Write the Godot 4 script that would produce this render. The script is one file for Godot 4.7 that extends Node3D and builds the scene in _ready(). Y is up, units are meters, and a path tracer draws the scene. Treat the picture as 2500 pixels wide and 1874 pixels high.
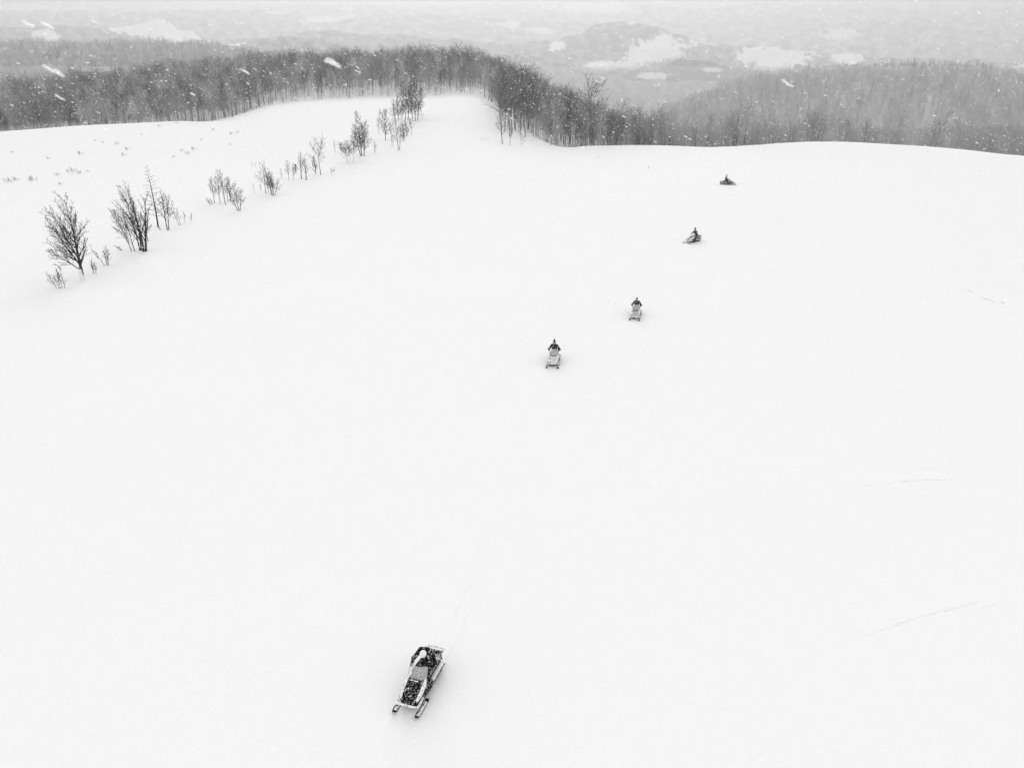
extends Node3D

# ---------------------------------------------------------------- camera and light constants
const EYE := Vector3(0, 22.9, 0)
const PITCH := 21.5
const LENS := 1943.0          # focal length in pixels of a 2500 x 1874 frame

var terrain_noise := FastNoiseLite.new()
var fine_noise := FastNoiseLite.new()
var used := {}
var M := {}

# ---------------------------------------------------------------- helpers
class Geo:
	var v := PackedVector3Array()
	var n := PackedVector3Array()
	var c := PackedColorArray()
	var ix := PackedInt32Array()

	func tube(pts: PackedVector3Array, rad: PackedFloat32Array, sides: int, cap := false) -> void:
		var base := v.size()
		var m := pts.size()
		var ref := Vector3(0.31, 0.12, 0.94)
		for i in m:
			var t := (pts[mini(i + 1, m - 1)] - pts[maxi(i - 1, 0)]).normalized()
			if absf(t.dot(ref)) > 0.97:
				ref = Vector3(0.9, 0.3, 0.1)
			var a := t.cross(ref).normalized()
			ref = a.cross(t).normalized()
			var b := t.cross(a)
			for k in sides:
				var w := TAU * k / sides
				var d := a * cos(w) + b * sin(w)
				v.append(pts[i] + d * rad[i])
				n.append(d)
		for i in m - 1:
			for k in sides:
				var p := base + i * sides + k
				var q := base + i * sides + (k + 1) % sides
				ix.append_array([p, p + sides, q, q, p + sides, q + sides])
		if cap:
			for e in [0, m - 1]:
				var o := v.size()
				var t2 := (pts[e] - pts[1 if e == 0 else m - 2]).normalized()
				for k in sides:
					v.append(v[base + e * sides + k])
					n.append(t2)
				for k in range(1, sides - 1):
					if e == 0:
						ix.append_array([o, o + k, o + k + 1])
					else:
						ix.append_array([o, o + k + 1, o + k])

	func quad(a: Vector3, b: Vector3, cc: Vector3, d: Vector3) -> void:   # flat, clockwise seen from the front
		var nn := (cc - a).cross(b - a)
		if nn.length_squared() < 1e-14:
			nn = (d - a).cross(cc - a)
		nn = nn.normalized()
		var o := v.size()
		v.append_array([a, b, cc, d])
		n.append_array([nn, nn, nn, nn])
		ix.append_array([o, o + 1, o + 2, o, o + 2, o + 3])

	func box(at: Vector3, size: Vector3, turn := Basis.IDENTITY, chamfer := 0.0) -> void:
		var h := size / 2
		var ch: float = minf(chamfer, minf(h.x, minf(h.y, h.z)) * 0.8)
		# eight corners, each split in three when chamfered
		var P := func(x: float, y: float, z: float, k: int) -> Vector3:
			var p := Vector3(x * h.x, y * h.y, z * h.z)
			if k != 0: p.x -= x * ch
			if k != 1: p.y -= y * ch
			if k != 2: p.z -= z * ch
			return at + turn * p
		for k in 3:
			for s in [-1.0, 1.0]:
				var cs := []
				for ab in [[-1.0, -1.0], [1.0, -1.0], [1.0, 1.0], [-1.0, 1.0]]:
					var e := [0.0, 0.0, 0.0]
					e[k] = s
					e[(k + 1) % 3] = ab[0]
					e[(k + 2) % 3] = ab[1]
					cs.append(P.call(e[0], e[1], e[2], k))
				if s > 0: quad(cs[3], cs[2], cs[1], cs[0])
				else: quad(cs[0], cs[1], cs[2], cs[3])
		if ch <= 0.0: return
		for k in 3:
			for s1 in [-1.0, 1.0]:
				for s2 in [-1.0, 1.0]:
					var q := []
					for s in [-1.0, 1.0]:
						var e := [0.0, 0.0, 0.0]
						e[k] = s
						e[(k + 1) % 3] = s1
						e[(k + 2) % 3] = s2
						q.append([P.call(e[0], e[1], e[2], (k + 1) % 3), P.call(e[0], e[1], e[2], (k + 2) % 3)])
					if s1 * s2 > 0: quad(q[0][0], q[0][1], q[1][1], q[1][0])
					else: quad(q[0][1], q[0][0], q[1][0], q[1][1])
		for sx in [-1.0, 1.0]:
			for sy in [-1.0, 1.0]:
				for sz in [-1.0, 1.0]:
					var a: Vector3 = P.call(sx, sy, sz, 0)
					var b: Vector3 = P.call(sx, sy, sz, 1)
					var d: Vector3 = P.call(sx, sy, sz, 2)
					if sx * sy * sz > 0: quad(a, d, b, b)
					else: quad(a, b, d, d)

	# skin through rings of equal size (closed loops); smooth normals
	func loft(rings: Array, closed := true, caps := true) -> void:
		var m: int = rings[0].size()
		var base := v.size()
		for r in rings:
			for p in r:
				v.append(p)
				n.append(Vector3.ZERO)
		var last := m if closed else m - 1
		var from := ix.size()
		for i in rings.size() - 1:
			for k in last:
				var p := base + i * m + k
				var q := base + i * m + (k + 1) % m
				ix.append_array([p, q, p + m, q, q + m, p + m])
		for k in range(from, ix.size(), 3):
			var nn := (v[ix[k + 2]] - v[ix[k]]).cross(v[ix[k + 1]] - v[ix[k]])
			for j in 3:
				n[ix[k + j]] += nn
		for k in range(base, v.size()):
			n[k] = n[k].normalized()
		if caps and closed:
			for e in [0, rings.size() - 1]:
				var mid := Vector3.ZERO
				for p in rings[e]: mid += p
				mid /= m
				for k in m:
					var a: Vector3 = rings[e][k]
					var b: Vector3 = rings[e][(k + 1) % m]
					if e == 0: quad(mid, b, a, a)
					else: quad(mid, a, b, b)

	func mesh(mat: Material, into: ArrayMesh = null) -> ArrayMesh:
		var m := into if into else ArrayMesh.new()
		if v.is_empty(): return m
		var a := []
		a.resize(Mesh.ARRAY_MAX)
		a[Mesh.ARRAY_VERTEX] = v
		a[Mesh.ARRAY_NORMAL] = n
		if c.size() == v.size(): a[Mesh.ARRAY_COLOR] = c
		a[Mesh.ARRAY_INDEX] = ix
		m.add_surface_from_arrays(Mesh.PRIMITIVE_TRIANGLES, a)
		m.surface_set_material(m.get_surface_count() - 1, mat)
		return m


func numbered(called: String) -> String:
	used[called] = used.get(called, -1) + 1
	return called if used[called] == 0 else "%s_%03d" % [called, used[called]]

func tag(o: Node3D, label := "", category := "", group := "", kind := "") -> Node3D:
	if label: o.set_meta("label", label)
	if category: o.set_meta("category", category)
	if group: o.set_meta("group", group)
	if kind: o.set_meta("kind", kind)
	return o

func thing(called: String, label: String, category: String, at := Vector3.ZERO, turn := 0.0, group := "") -> Node3D:
	var o := Node3D.new()
	o.name = numbered(called)
	add_child(o)
	o.position = at
	o.rotation.y = turn
	tag(o, label, category, group)
	return o

func part(called: String, m: Mesh, parent: Node3D, at := Vector3.ZERO) -> MeshInstance3D:
	var o := MeshInstance3D.new()
	o.name = called
	o.mesh = m
	o.position = at
	parent.add_child(o, true)
	return o

func piece(called: String, g: Geo, mat: Material, parent: Node3D) -> MeshInstance3D:
	return part(called, g.mesh(mat), parent)

func paint(value: float, rough := 0.9, metal := 0.0) -> StandardMaterial3D:
	var m := StandardMaterial3D.new()
	m.albedo_color = Color(value, value, value).linear_to_srgb()
	m.roughness = rough
	if rough > 0.6: m.metallic_specular = 0.15
	m.metallic = metal
	return m

# ---------------------------------------------------------------- sight lines of the photograph -> points on the ground
func ray(u: float, v: float) -> Vector3:
	var d := Vector3((u - 1250.0) / LENS, (937.0 - v) / LENS, -1.0)
	return d.rotated(Vector3.RIGHT, -deg_to_rad(PITCH)).normalized()

func spot(u: float, v: float) -> Vector3:            # where that sight line first meets the snow
	var d := ray(u, v)
	var s := 10.0
	var last := 10.0
	while s < 900.0:
		var p := EYE + d * s
		if p.y <= ground(p.x, p.z):
			break
		last = s
		s += maxf(0.6, s * 0.006)
	for i in 14:
		var mid := (last + s) / 2
		var p := EYE + d * mid
		if p.y <= ground(p.x, p.z): s = mid
		else: last = mid
	return EYE + d * s

func rise(at: Vector3, u: float, v: float) -> float:   # how tall a thing standing there is whose top is seen on that sight line
	var d := ray(u, v)
	return EYE.y + d.y * (at.z / d.z) - at.y

# ---------------------------------------------------------------- the lie of the land
# per bearing t = x / distance: distance and height of the field's far edge, a dip behind it, the wooded ridge, the hill beyond
const T := [-0.9, -0.75, -0.62, -0.5, -0.4, -0.33, -0.29, -0.19, -0.1, -0.03, 0.0, 0.045, 0.1, 0.16, 0.24, 0.37, 0.5, 0.62, 0.75, 0.9]
const EDGE_D := [260, 280, 295, 315, 326, 332, 372, 388, 392, 386, 325, 258, 268, 272, 265, 289, 268, 238, 215, 200]
const EDGE_H := [0, 1.2, 2.6, 3.8, 4.5, 5.0, 8.0, 10.8, 11.3, 10.5, 5.2, 1.0, 0.1, 0, 0, 0, 0, 0, 0, 0]
const DIP_H := [-6, -6, -5, -4, -1, 4.6, 9.6, 14, 14.8, 13, 5, -2, -8, -11, -13, -14, -15, -15, -15, -15]
const RIDGE_H := [-8, -3, 2, 9, 14, 18, 20, 21, 21.5, 20, 13, 2, -13, -24, -30, -30, -28, -26, -26, -26]
const HILL_H := [39, 40, 38, 37, 36, 32, 27, 4, -40, -55, -60, -60, -55, -33, -7, 11, 13.5, 8, 4, 0]
const HILL_D := [950, 950, 950, 950, 950, 950, 950, 950, 940, 930, 920, 910, 900, 860, 820, 800, 800, 800, 800, 800]

func along(a: Array, t: float) -> float:
	if t <= T[1]: return a[1]
	if t >= T[T.size() - 2]: return a[T.size() - 2]
	var i := 1
	while t > T[i + 1]: i += 1
	var w: float = (t - T[i]) / (T[i + 1] - T[i])
	return cubic_interpolate_in_time(a[i], a[i + 1], a[i - 1], a[i + 2], w, T[i + 1] - T[i], T[i - 1] - T[i], T[i + 2] - T[i])

func ground(x: float, z: float) -> float:
	var d := -z
	var t := clampf(x / maxf(d, 60.0), -0.8, 0.8)
	var h := 0.0
	var e := along(EDGE_D, t)
	var wild := 0.0
	if d > 90.0:
		var eh := along(EDGE_H, t)
		if d < e:
			h = eh * smoothstep(110.0, e, d)
		else:
			var k := along(DIP_H, t)
			var dip := e + 55.0
			wild = smoothstep(e, dip, d)
			if d < dip:
				h = lerpf(eh, k, smoothstep(0, 1, (d - e) / 55.0) * 0.4 + 0.6 * pow((d - e) / 55.0, 1.2))
			elif d < 550.0:
				h = lerpf(k, along(RIDGE_H, t), (d - dip) / (550.0 - dip))
			elif d < 700.0:
				h = lerpf(along(RIDGE_H, t), -48.0, smoothstep(550.0, 700.0, d))
			else:
				var hd := along(HILL_D, t)
				if d < hd:
					h = lerpf(-48.0, along(HILL_H, t), sin((d - 700.0) / (hd - 700.0) * PI / 2))
				else:
					h = lerpf(along(HILL_H, t), -60.0, smoothstep(hd, hd + 260.0, d))
	var q := Vector2(x - 46.0, d - 158.0)
	h += 1.6 * exp(-q.length_squared() / 3200.0)
	h += terrain_noise.get_noise_2d(x, z) * (0.25 + 2.2 * wild) + fine_noise.get_noise_2d(x, z) * 0.09
	return h

func on_ground(x: float, z: float) -> Vector3:
	return Vector3(x, ground(x, z), z)

# ---------------------------------------------------------------- bare trees
# one limb and everything that grows from it; level 0 goes into the trunk, the rest into the crown
func limb(trunk: Geo, crown: Geo, rng: RandomNumberGenerator, from: Vector3, dir: Vector3, length: float, radius: float, level: int, c: Dictionary) -> void:
	var segs: int = c.segs[level]
	var pts := PackedVector3Array([from])
	var rad := PackedFloat32Array([radius])
	var d := dir.normalized()
	var p := from
	var tip: float = c.tip
	for i in segs:
		var w: float = c.wobble[level]
		d = (d + Vector3(rng.randf_range(-w, w), rng.randf_range(-w, w), rng.randf_range(-w, w)) + Vector3.UP * c.up[level] + c.lean * (0.06 if level else 0.0)).normalized()
		p += d * length / segs
		pts.append(p)
		rad.append(maxf(tip, radius * pow(1.0 - float(i + 1) / segs, 0.85)))
	(trunk if level == 0 else crown).tube(pts, rad, c.sides[level])
	if level + 1 >= c.segs.size(): return
	var many: int = c.count[level]
	if level > 0:
		many = maxi(2, roundi(many * clampf(length / c.full, 0.35, 1.3)))
	var spin := rng.randf() * TAU
	for k in many:
		var s: float = c.start[level]
		var f := s + (1.0 - s) * (k + rng.randf()) / many
		var at := f * segs
		var i := mini(int(at), segs - 1)
		var b := pts[i].lerp(pts[i + 1], at - i)
		var t := (pts[i + 1] - pts[i]).normalized()
		spin += 2.4 + rng.randf_range(-0.5, 0.5)
		var side := t.cross(Vector3(0.3, 0.2, 0.93) if absf(t.z) < 0.9 else Vector3.RIGHT).normalized().rotated(t, spin)
		var a: float = deg_to_rad(c.angle[level] + rng.randf_range(-14, 14)) * (1.0 - 0.35 * f if c.get("broom", true) else 1.0)
		var out := (t * cos(a) + side * sin(a)).normalized()
		var ff := (f - s) / (1.0 - s)
		var l: float = length * c.ratio[level] * lerpf(1.0, c.top, ff) * rng.randf_range(0.65, 1.15)
		if level == 0:
			l *= 1.0 + 0.9 * out.dot(c.lean)
		limb(trunk, crown, rng, b, out, l, maxf(tip, lerpf(rad[i], rad[i + 1], at - i) * c.thin), level + 1, c)

func habit(kind: String) -> Dictionary:
	var c := {"segs": [10, 6, 4, 2], "sides": [6, 4, 3, 3], "count": [27, 8, 4], "angle": [52.0, 45.0, 40.0], "ratio": [0.42, 0.42, 0.42], "start": [0.22, 0.2, 0.15],
		"wobble": [0.05, 0.13, 0.2, 0.25], "up": [0.03, 0.07, 0.05, 0.03], "lean": Vector3.ZERO, "tip": 0.0135, "thin": 0.6, "top": 0.38, "full": 3.0}
	match kind:
		"larch": c.merge({"tip": 0.016, "count": [40, 5, 2], "angle": [86.0, 50.0, 40.0], "ratio": [0.25, 0.3, 0.4], "start": [0.2, 0.2, 0.2], "up": [0.0, 0.05, 0.02, 0.0], "top": 0.2, "broom": false, "wobble": [0.02, 0.12, 0.2, 0.2], "full": 1.6, "thin": 0.32}, true)
		"clump": c.merge({"count": [18, 8, 4], "angle": [34.0, 34.0, 34.0], "start": [0.2, 0.2, 0.15], "ratio": [0.45, 0.42, 0.45], "wobble": [0.06, 0.11, 0.16, 0.2]}, true)
		"middle": c.merge({"segs": [7, 5, 3, 1], "sides": [5, 3, 3, 3], "count": [17, 7, 4], "angle": [42.0, 42.0, 38.0], "start": [0.28, 0.2, 0.15], "tip": 0.018, "full": 2.6}, true)
		"round": c.merge({"segs": [7, 5, 3, 1], "sides": [5, 3, 3, 3], "count": [16, 7, 4], "angle": [62.0, 48.0, 42.0], "start": [0.4, 0.2, 0.15], "ratio": [0.5, 0.45, 0.4], "tip": 0.018, "top": 0.7, "full": 3.2}, true)
		"dense": c.merge({"segs": [7, 5, 3, 1], "sides": [5, 3, 3, 3], "count": [26, 8, 5], "angle": [48.0, 46.0, 44.0], "start": [0.16, 0.15, 0.1], "ratio": [0.42, 0.45, 0.45], "tip": 0.026, "full": 2.4}, true)
		"sapling": c.merge({"segs": [5, 3, 2], "sides": [4, 3, 3], "count": [9, 4], "angle": [34.0, 36.0], "start": [0.3, 0.25], "ratio": [0.4, 0.4], "tip": 0.015, "full": 1.0}, true)
		"forest": c.merge({"segs": [5, 2, 1], "sides": [4, 3, 3], "count": [24, 4], "angle": [50.0, 46.0], "start": [0.42, 0.2], "ratio": [0.36, 0.5], "wobble": [0.05, 0.18, 0.3], "tip": 0.03, "top": 0.5, "full": 4.0}, true)
		"spread": c.merge({"segs": [5, 2, 1], "sides": [4, 3, 3], "count": [22, 5], "angle": [66.0, 50.0], "start": [0.38, 0.2], "ratio": [0.42, 0.5], "wobble": [0.06, 0.18, 0.3], "tip": 0.03, "top": 0.75, "full": 4.0}, true)
		"far": c.merge({"segs": [3, 1, 1], "sides": [3, 3, 3], "count": [20, 3], "angle": [52.0, 46.0], "start": [0.25, 0.2], "ratio": [0.36, 0.5], "wobble": [0.05, 0.2, 0.3], "tip": 0.075, "top": 0.5, "full": 4.0}, true)
	return c

# stems: [dx, dz, height, radius, lean direction] ... ; returns [trunk mesh, crown mesh]
func plant(stems: Array, kind: String, seed_: int, lean := Vector3.ZERO, bark: Material = null, twig: Material = null, joined := false) -> Array:
	var rng := RandomNumberGenerator.new()
	rng.seed = seed_
	var c := habit(kind)
	c.lean = lean
	var t := Geo.new()
	var w := Geo.new()
	for s in stems:
		limb(t, t if joined else w, rng, Vector3(s[0], s[5] if s.size() > 5 else -0.35, s[1]), s[4] if s.size() > 4 else Vector3.UP, s[2] + 0.35, s[3], 0, c)
	return [t.mesh(bark if bark else M.bark), null if joined else w.mesh(twig if twig else M.twig)]

func tree(called: String, label: String, category: String, at: Vector3, made: Array, turn := 0.0, group := "") -> Node3D:
	var o := thing(called, label, category, at, turn, group)
	part("trunk", made[0], o)
	part("crown", made[1], o)
	return o

# a tree measured on the photograph: base and top on their sight lines
func measured(u: float, v: float, tu: float, tv: float, kind: String, seed_: int, label: String, more := {}) -> Node3D:
	var at := spot(u, v)
	var h := rise(at, tu, tv)
	var stems := []
	for s in more.get("stems", [[0.0, 0.0, 1.0]]):
		var r: float = more.get("radius", 0.011 * h + 0.012) * (0.6 + 0.4 * s[2])
		stems.append([s[0], s[1], h * s[2], r, Vector3(s[3], 1.0, 0.1 * s[0]) if s.size() > 3 else Vector3(s[0] * 0.12, 1.0, s[1] * 0.12)])
	var made := plant(stems, kind, seed_, more.get("lean", Vector3.ZERO), more.get("bark", null), more.get("twig", null))
	return tree(more.get("name", "bare_tree"), label, more.get("category", "tree"), at, made, 0.0, more.get("group", ""))

func hedgerow() -> void:
	var left := Vector3(-0.75, 0, 0)
	# the big tree at the near end of the row: a straight stem with strong limbs swept to one side, snow plastered on its foot
	var at := spot(202, 683)
	var h := rise(at, 163, 488)
	var big := plant([[0.0, 0.0, h, 0.16, Vector3(-0.03, 1, 0)], [0.1, 0.05, h * 0.86, 0.11, Vector3(0.02, 1, 0.05)], [-0.05, 0.05, h * 0.6, 0.09, Vector3(-0.34, 1, 0.1), 2.6], [-0.03, -0.05, h * 0.5, 0.08, Vector3(-0.62, 1, -0.1), 1.7], [-0.05, 0.0, h * 0.36, 0.06, Vector3(-1.6, 1, 0.2), 1.2]], "birch", 11, Vector3(-0.32, 0, 0))
	var o := tree("bare_tree", "largest bare tree, nearest of the row, limbs swept left above a snow-plastered trunk foot", "tree", at, big)
	var foot := Geo.new()
	var ring := PackedVector3Array()
	var rr := PackedFloat32Array()
	for i in 7:
		ring.append(Vector3(0.03 - 0.012 * i, -0.3 + 0.27 * i, 0.03))
		rr.append(0.29 - 0.012 * i + 0.014 * sin(i * 2.3))
	foot.tube(ring, rr, 12, true)
	piece("snow_crust", foot, M.crust, o)
	measured(147, 703, 134, 656, "sapling", 21, "low fan-shaped shrub on the snow before the nearest large tree", {"name": "shrub", "category": "shrub", "stems": [[0.0, 0.0, 1.0, -0.1], [0.25, 0.1, 0.85, 0.0], [-0.3, 0.0, 0.8, -0.5], [0.1, 0.2, 0.7, -0.3], [0.5, 0, 0.75, 0.0]], "lean": left * 0.4})
	measured(153, 661, 146, 648, "sapling", 22, "short broken twig sticking out of the snow behind the low shrub", {"name": "twig_tuft", "category": "shrub", "stems": [[0.0, 0.0, 1.0, -0.6]]})
	measured(227, 668, 224, 634, "sapling", 23, "slim two-stemmed sapling just beside the nearest large tree", {"name": "sapling", "category": "sapling", "stems": [[0.0, 0.0, 1.0], [0.1, 0.0, 0.8]]})
	measured(234, 670, 236, 642, "sapling", 24, "shorter thin sapling touching the slim two-stemmed one", {"name": "sapling", "category": "sapling"})
	measured(260, 648, 258, 604, "sapling", 25, "V-shaped shrub with one long branch reaching left, between the large tree and clump", {"name": "shrub", "category": "shrub", "stems": [[0.0, 0.0, 1.0, 0.15], [-0.05, 0.0, 1.1, -0.75], [0.1, 0, 0.9, 0.3], [0.05, 0.1, 0.8, 0.05]]})
	# the clump
	measured(322, 613, 288, 516, "clump", 31, "leftmost slender stem of the dark clump, fanning out low to the left", {"radius": 0.06, "lean": left, "stems": [[0.0, 0.0, 1.0, -0.22], [0.45, 0.1, 0.97, -0.16]]})
	measured(341, 611, 304, 474, "clump", 33, "twin-stemmed tall tree in the middle of the dark clump", {"radius": 0.1, "lean": left * 0.7, "stems": [[0.0, 0.0, 1.0, -0.06], [0.2, 0.1, 0.86, 0.02]]})
	measured(350, 614, 340, 464, "clump", 34, "thickest dark trunk at the right edge of the clump", {"radius": 0.17, "lean": left * 0.2, "stems": [[0.0, 0.0, 1.0, 0.02], [0.25, -0.1, 0.88, 0.12]]})
	measured(361, 590, 364, 532, "middle", 35, "small spreading tree tucked behind the right edge of the clump", {"radius": 0.07})
	measured(312, 611, 284, 592, "sapling", 36, "lone bent branch lying out of the snow left of the clump", {"name": "twig_tuft", "category": "shrub", "stems": [[0.0, 0.0, 1.5, -2.0]]})
	measured(385.5, 553.6, 363, 405, "larch", 41, "bare larch with one straight pole-like trunk and sparse level branches", {"radius": 0.13})
	measured(408, 561, 394, 472, "middle", 42, "rounded bare tree with paired trunks beside the larch", {"radius": 0.085, "stems": [[0.0, 0.0, 1.0, 0.0], [0.22, 0.1, 0.9, 0.05]]})
	measured(396, 562, 390, 549, "sapling", 43, "small arching twig at the foot of the larch", {"name": "twig_tuft", "category": "shrub", "stems": [[0.0, 0.0, 1.0, -0.8]]})
	measured(440, 550, 431, 511, "sapling", 44, "thin leaning sapling right of the paired trunks", {"name": "sapling", "category": "sapling", "stems": [[0.0, 0.0, 1.0, -0.05], [-0.1, 0.0, 0.9, -0.4]]})
	measured(452, 544, 452, 517, "sapling", 45, "upright wisp of a sapling, second last of the second group", {"name": "sapling", "category": "sapling"})
	measured(464, 542, 470, 521, "sapling", 46, "wisp of a sapling tilted right at the end of the second group", {"name": "sapling", "category": "sapling", "stems": [[0.0, 0.0, 1.0, 0.25]]})
	# third group
	measured(520, 499, 502, 478, "sapling", 51, "bushy shrub leaning left at the foot of the third group", {"name": "shrub", "category": "shrub", "stems": [[0.0, 0.0, 1.0, -0.9], [0.2, 0.0, 0.8, -0.6], [-0.2, 0, 0.7, -0.8]]})
	measured(523, 496, 511, 436, "middle", 52, "leftmost slender tree of the third group", {"radius": 0.06})
	measured(537, 498, 524, 432, "middle", 53, "second slender tree of the third group, leaning slightly left", {"radius": 0.055})
	measured(550, 499, 537, 420, "middle", 54, "tallest tree of the third group, in its middle", {"radius": 0.075})
	measured(556, 493, 550, 438, "middle", 55, "dense short-limbed tree behind the tallest of the third group", {"radius": 0.055})
	measured(563, 491, 561, 434, "middle", 56, "straight tree at the right of the third group", {"radius": 0.075})
	measured(583, 514, 570, 450, "middle", 57, "forked dark tree standing forward of the third group", {"radius": 0.08, "stems": [[0.0, 0.0, 1.0, -0.05], [0.1, 0.1, 0.8, 0.3], [-0.1, 0.1, 0.75, -0.35]]})
	# fourth group
	measured(621, 472, 622, 448, "sapling", 61, "pale thin sapling left of the fourth group", {"name": "sapling", "category": "sapling", "twig": M.frost, "bark": M.frost})
	measured(637, 467, 637, 449, "sapling", 62, "small sapling just left of the tall thin pair", {"name": "sapling", "category": "sapling"})
	measured(620, 407, 617, 394, "sapling", 63, "tiny pale V of twigs alone behind the fourth group", {"name": "twig_tuft", "category": "shrub", "twig": M.frost, "bark": M.frost, "stems": [[0.0, 0.0, 1.0, -0.5], [0.0, 0.0, 1.0, 0.5]]})
	measured(648, 472, 645, 400, "middle", 64, "tall thin tree with paired stems at the left of the fourth group", {"radius": 0.07, "stems": [[0.0, 0.0, 1.0], [0.5, 0.0, 0.7]]})
	measured(661, 475, 655, 422, "middle", 65, "slim tree in the middle of the fourth group", {"radius": 0.06, "stems": [[0.0, 0.0, 1.0], [0.35, 0.2, 0.8]]})
	measured(668, 478, 669, 424, "middle", 66, "wide-forked tree at the right of the fourth group", {"radius": 0.07, "stems": [[0.0, 0.0, 1.0], [-0.3, 0.0, 0.9], [0.1, 0.0, 0.75, 0.35]]})
	# fifth group
	measured(688, 437.6, 685, 413, "sapling", 71, "single sapling at the left of the fifth group", {"name": "sapling", "category": "sapling"})
	measured(712, 440, 701, 394, "middle", 72, "thin pale pair of stems at the left of the fifth group", {"radius": 0.05, "stems": [[-0.5, 0.3, 1.0, -0.05], [0.3, 0.0, 0.8]]})
	measured(722, 422, 718, 402, "dense", 73, "dark bushy shrub between the fifth group's trunks", {"name": "shrub", "category": "shrub", "radius": 0.05})
	measured(736, 437, 725, 377, "middle", 74, "tall dark tree leaning left in the fifth group", {"radius": 0.1})
	measured(747, 439, 741, 386, "middle", 75, "thick dark tree right next to the tall leaning one", {"radius": 0.12})
	measured(771, 424, 766, 384, "dense", 76, "bushy tree with a dark foot in the fifth group", {"radius": 0.07})
	measured(783, 427, 772, 353, "round", 77, "tallest tree of the fifth group, fan crown on a thin trunk", {"radius": 0.085})
	measured(811, 426, 814, 408, "sapling", 78, "lone forked sapling right of the fifth group", {"name": "sapling", "category": "sapling", "stems": [[0.0, 0.0, 1.0, 0.2], [-0.2, 0.0, 0.9, -0.05]]})
	# sixth group and the dense far end of the row
	measured(818, 372.5, 815, 343, "sapling", 81, "thin upright sapling left of the pale thin-stemmed tree", {"name": "sapling", "category": "sapling"})
	measured(833, 371, 837, 351, "dense", 82, "small dark shrub between sapling and pale thin-stemmed tree", {"name": "shrub", "category": "shrub", "radius": 0.05})
	measured(854, 398.5, 856, 351, "round", 83, "pale tree on several thin spreading stems", {"radius": 0.045, "twig": M.pale, "bark": M.pale, "stems": [[-0.7, 0.0, 0.9, -0.12], [0.0, 0.0, 1.0, 0.0], [0.9, 0.0, 0.95, 0.03], [-0.3, 0.3, 0.8, -0.1]]})
	measured(862, 354, 860, 327, "sapling", 84, "small sapling showing left of the dark-crowned tree", {"name": "sapling", "category": "sapling"})
	measured(884, 380, 877, 279, "dense", 85, "large dark-crowned tree with two close trunks, set before the far thicket", {"radius": 0.13, "stems": [[-0.1, 0.0, 1.0, -0.03], [0.45, 0.1, 0.78, 0.12], [-0.3, -0.2, 0.7, -0.25]]})
	measured(914, 372.5, 917, 342, "sapling", 86, "forked sapling right of the dark-crowned tree", {"name": "sapling", "category": "sapling", "stems": [[0.0, 0.0, 1.0, 0.05], [0.0, 0.0, 0.7, 0.3]]})
	measured(925, 326, 924, 290, "middle", 87, "slender tree at the left edge of the far thicket", {"radius": 0.06})
	measured(927, 290, 927, 267, "middle", 88, "small tree peeping over the left edge of the far thicket", {"radius": 0.06})
	measured(941, 343, 938, 270, "dense", 89, "dark tree on a straight trunk at the front of the far thicket", {"radius": 0.1})
	measured(955, 335, 952, 300, "middle", 90, "short tree filling in beside the straight dark trunk", {"radius": 0.06})
	measured(960, 356, 959, 329, "sapling", 91, "sapling in front of the far thicket's forked tree", {"name": "sapling", "category": "sapling", "stems": [[0.0, 0.0, 1.0], [-0.3, 0.0, 0.8]]})
	measured(973, 366, 969, 294, "middle", 92, "forked tree standing farthest forward of the far thicket", {"radius": 0.085, "stems": [[0.0, 0.0, 1.0, -0.04], [0.2, 0.0, 0.85, 0.12]]})
	measured(973, 292, 970, 236, "dense", 93, "dark round-headed tree in the heart of the far thicket", {"radius": 0.11, "stems": [[0.0, 0.0, 1.0], [1.0, 0.0, 0.85], [-1.0, 0.3, 0.8]]})
	measured(986, 345, 986, 303, "dense", 94, "dark bushy tree right of the far thicket's forked tree", {"radius": 0.08})
	measured(993, 331, 995, 297, "dense", 95, "short dense tree at the right front of the far thicket", {"radius": 0.08})
	measured(1005, 328, 1004, 290, "middle", 96, "thin outlying tree at the right edge of the far thicket", {"radius": 0.06})
	measured(990, 292, 988, 205, "dense", 97, "tall tree at the back of the thicket, left of the last pair", {"radius": 0.12, "stems": [[0.0, 0.0, 1.0], [0.8, 0.3, 0.9]]})
	measured(1014, 295, 1012, 198, "dense", 98, "tallest tree at the back of the thicket, right of the last pair", {"radius": 0.13, "stems": [[0.0, 0.0, 1.0], [-0.7, 0.4, 0.9], [0.7, 0.2, 0.8]]})
	measured(1025, 289, 1026, 272, "sapling", 99, "low shrub at the right foot of the thicket's tallest tree", {"name": "shrub", "category": "shrub", "stems": [[0.0, 0.0, 1.0, 0.2], [0.5, 0.0, 0.8, 0.4], [-0.3, 0.0, 0.9]]})
	# forerunners of the wood on the right
	measured(1226.6, 351, 1214, 293, "round", 101, "lone round-crowned tree before the left end of the right-hand wood", {"radius": 0.13})
	measured(1244.6, 354, 1247, 306, "middle", 102, "crooked thin tree next to the lone round-crowned one", {"radius": 0.07})
	measured(1270, 355, 1276, 325, "sapling", 103, "pale double-stemmed sapling before the right-hand wood", {"name": "sapling", "category": "sapling", "twig": M.pale, "bark": M.pale, "stems": [[0.0, 0.0, 1.0, 0.1], [0.5, 0.0, 0.9, 0.2]]})
	measured(1345, 355, 1340, 290, "middle", 104, "forward tree with forked trunk at the field's rim before the right-hand wood", {"radius": 0.11})
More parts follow.
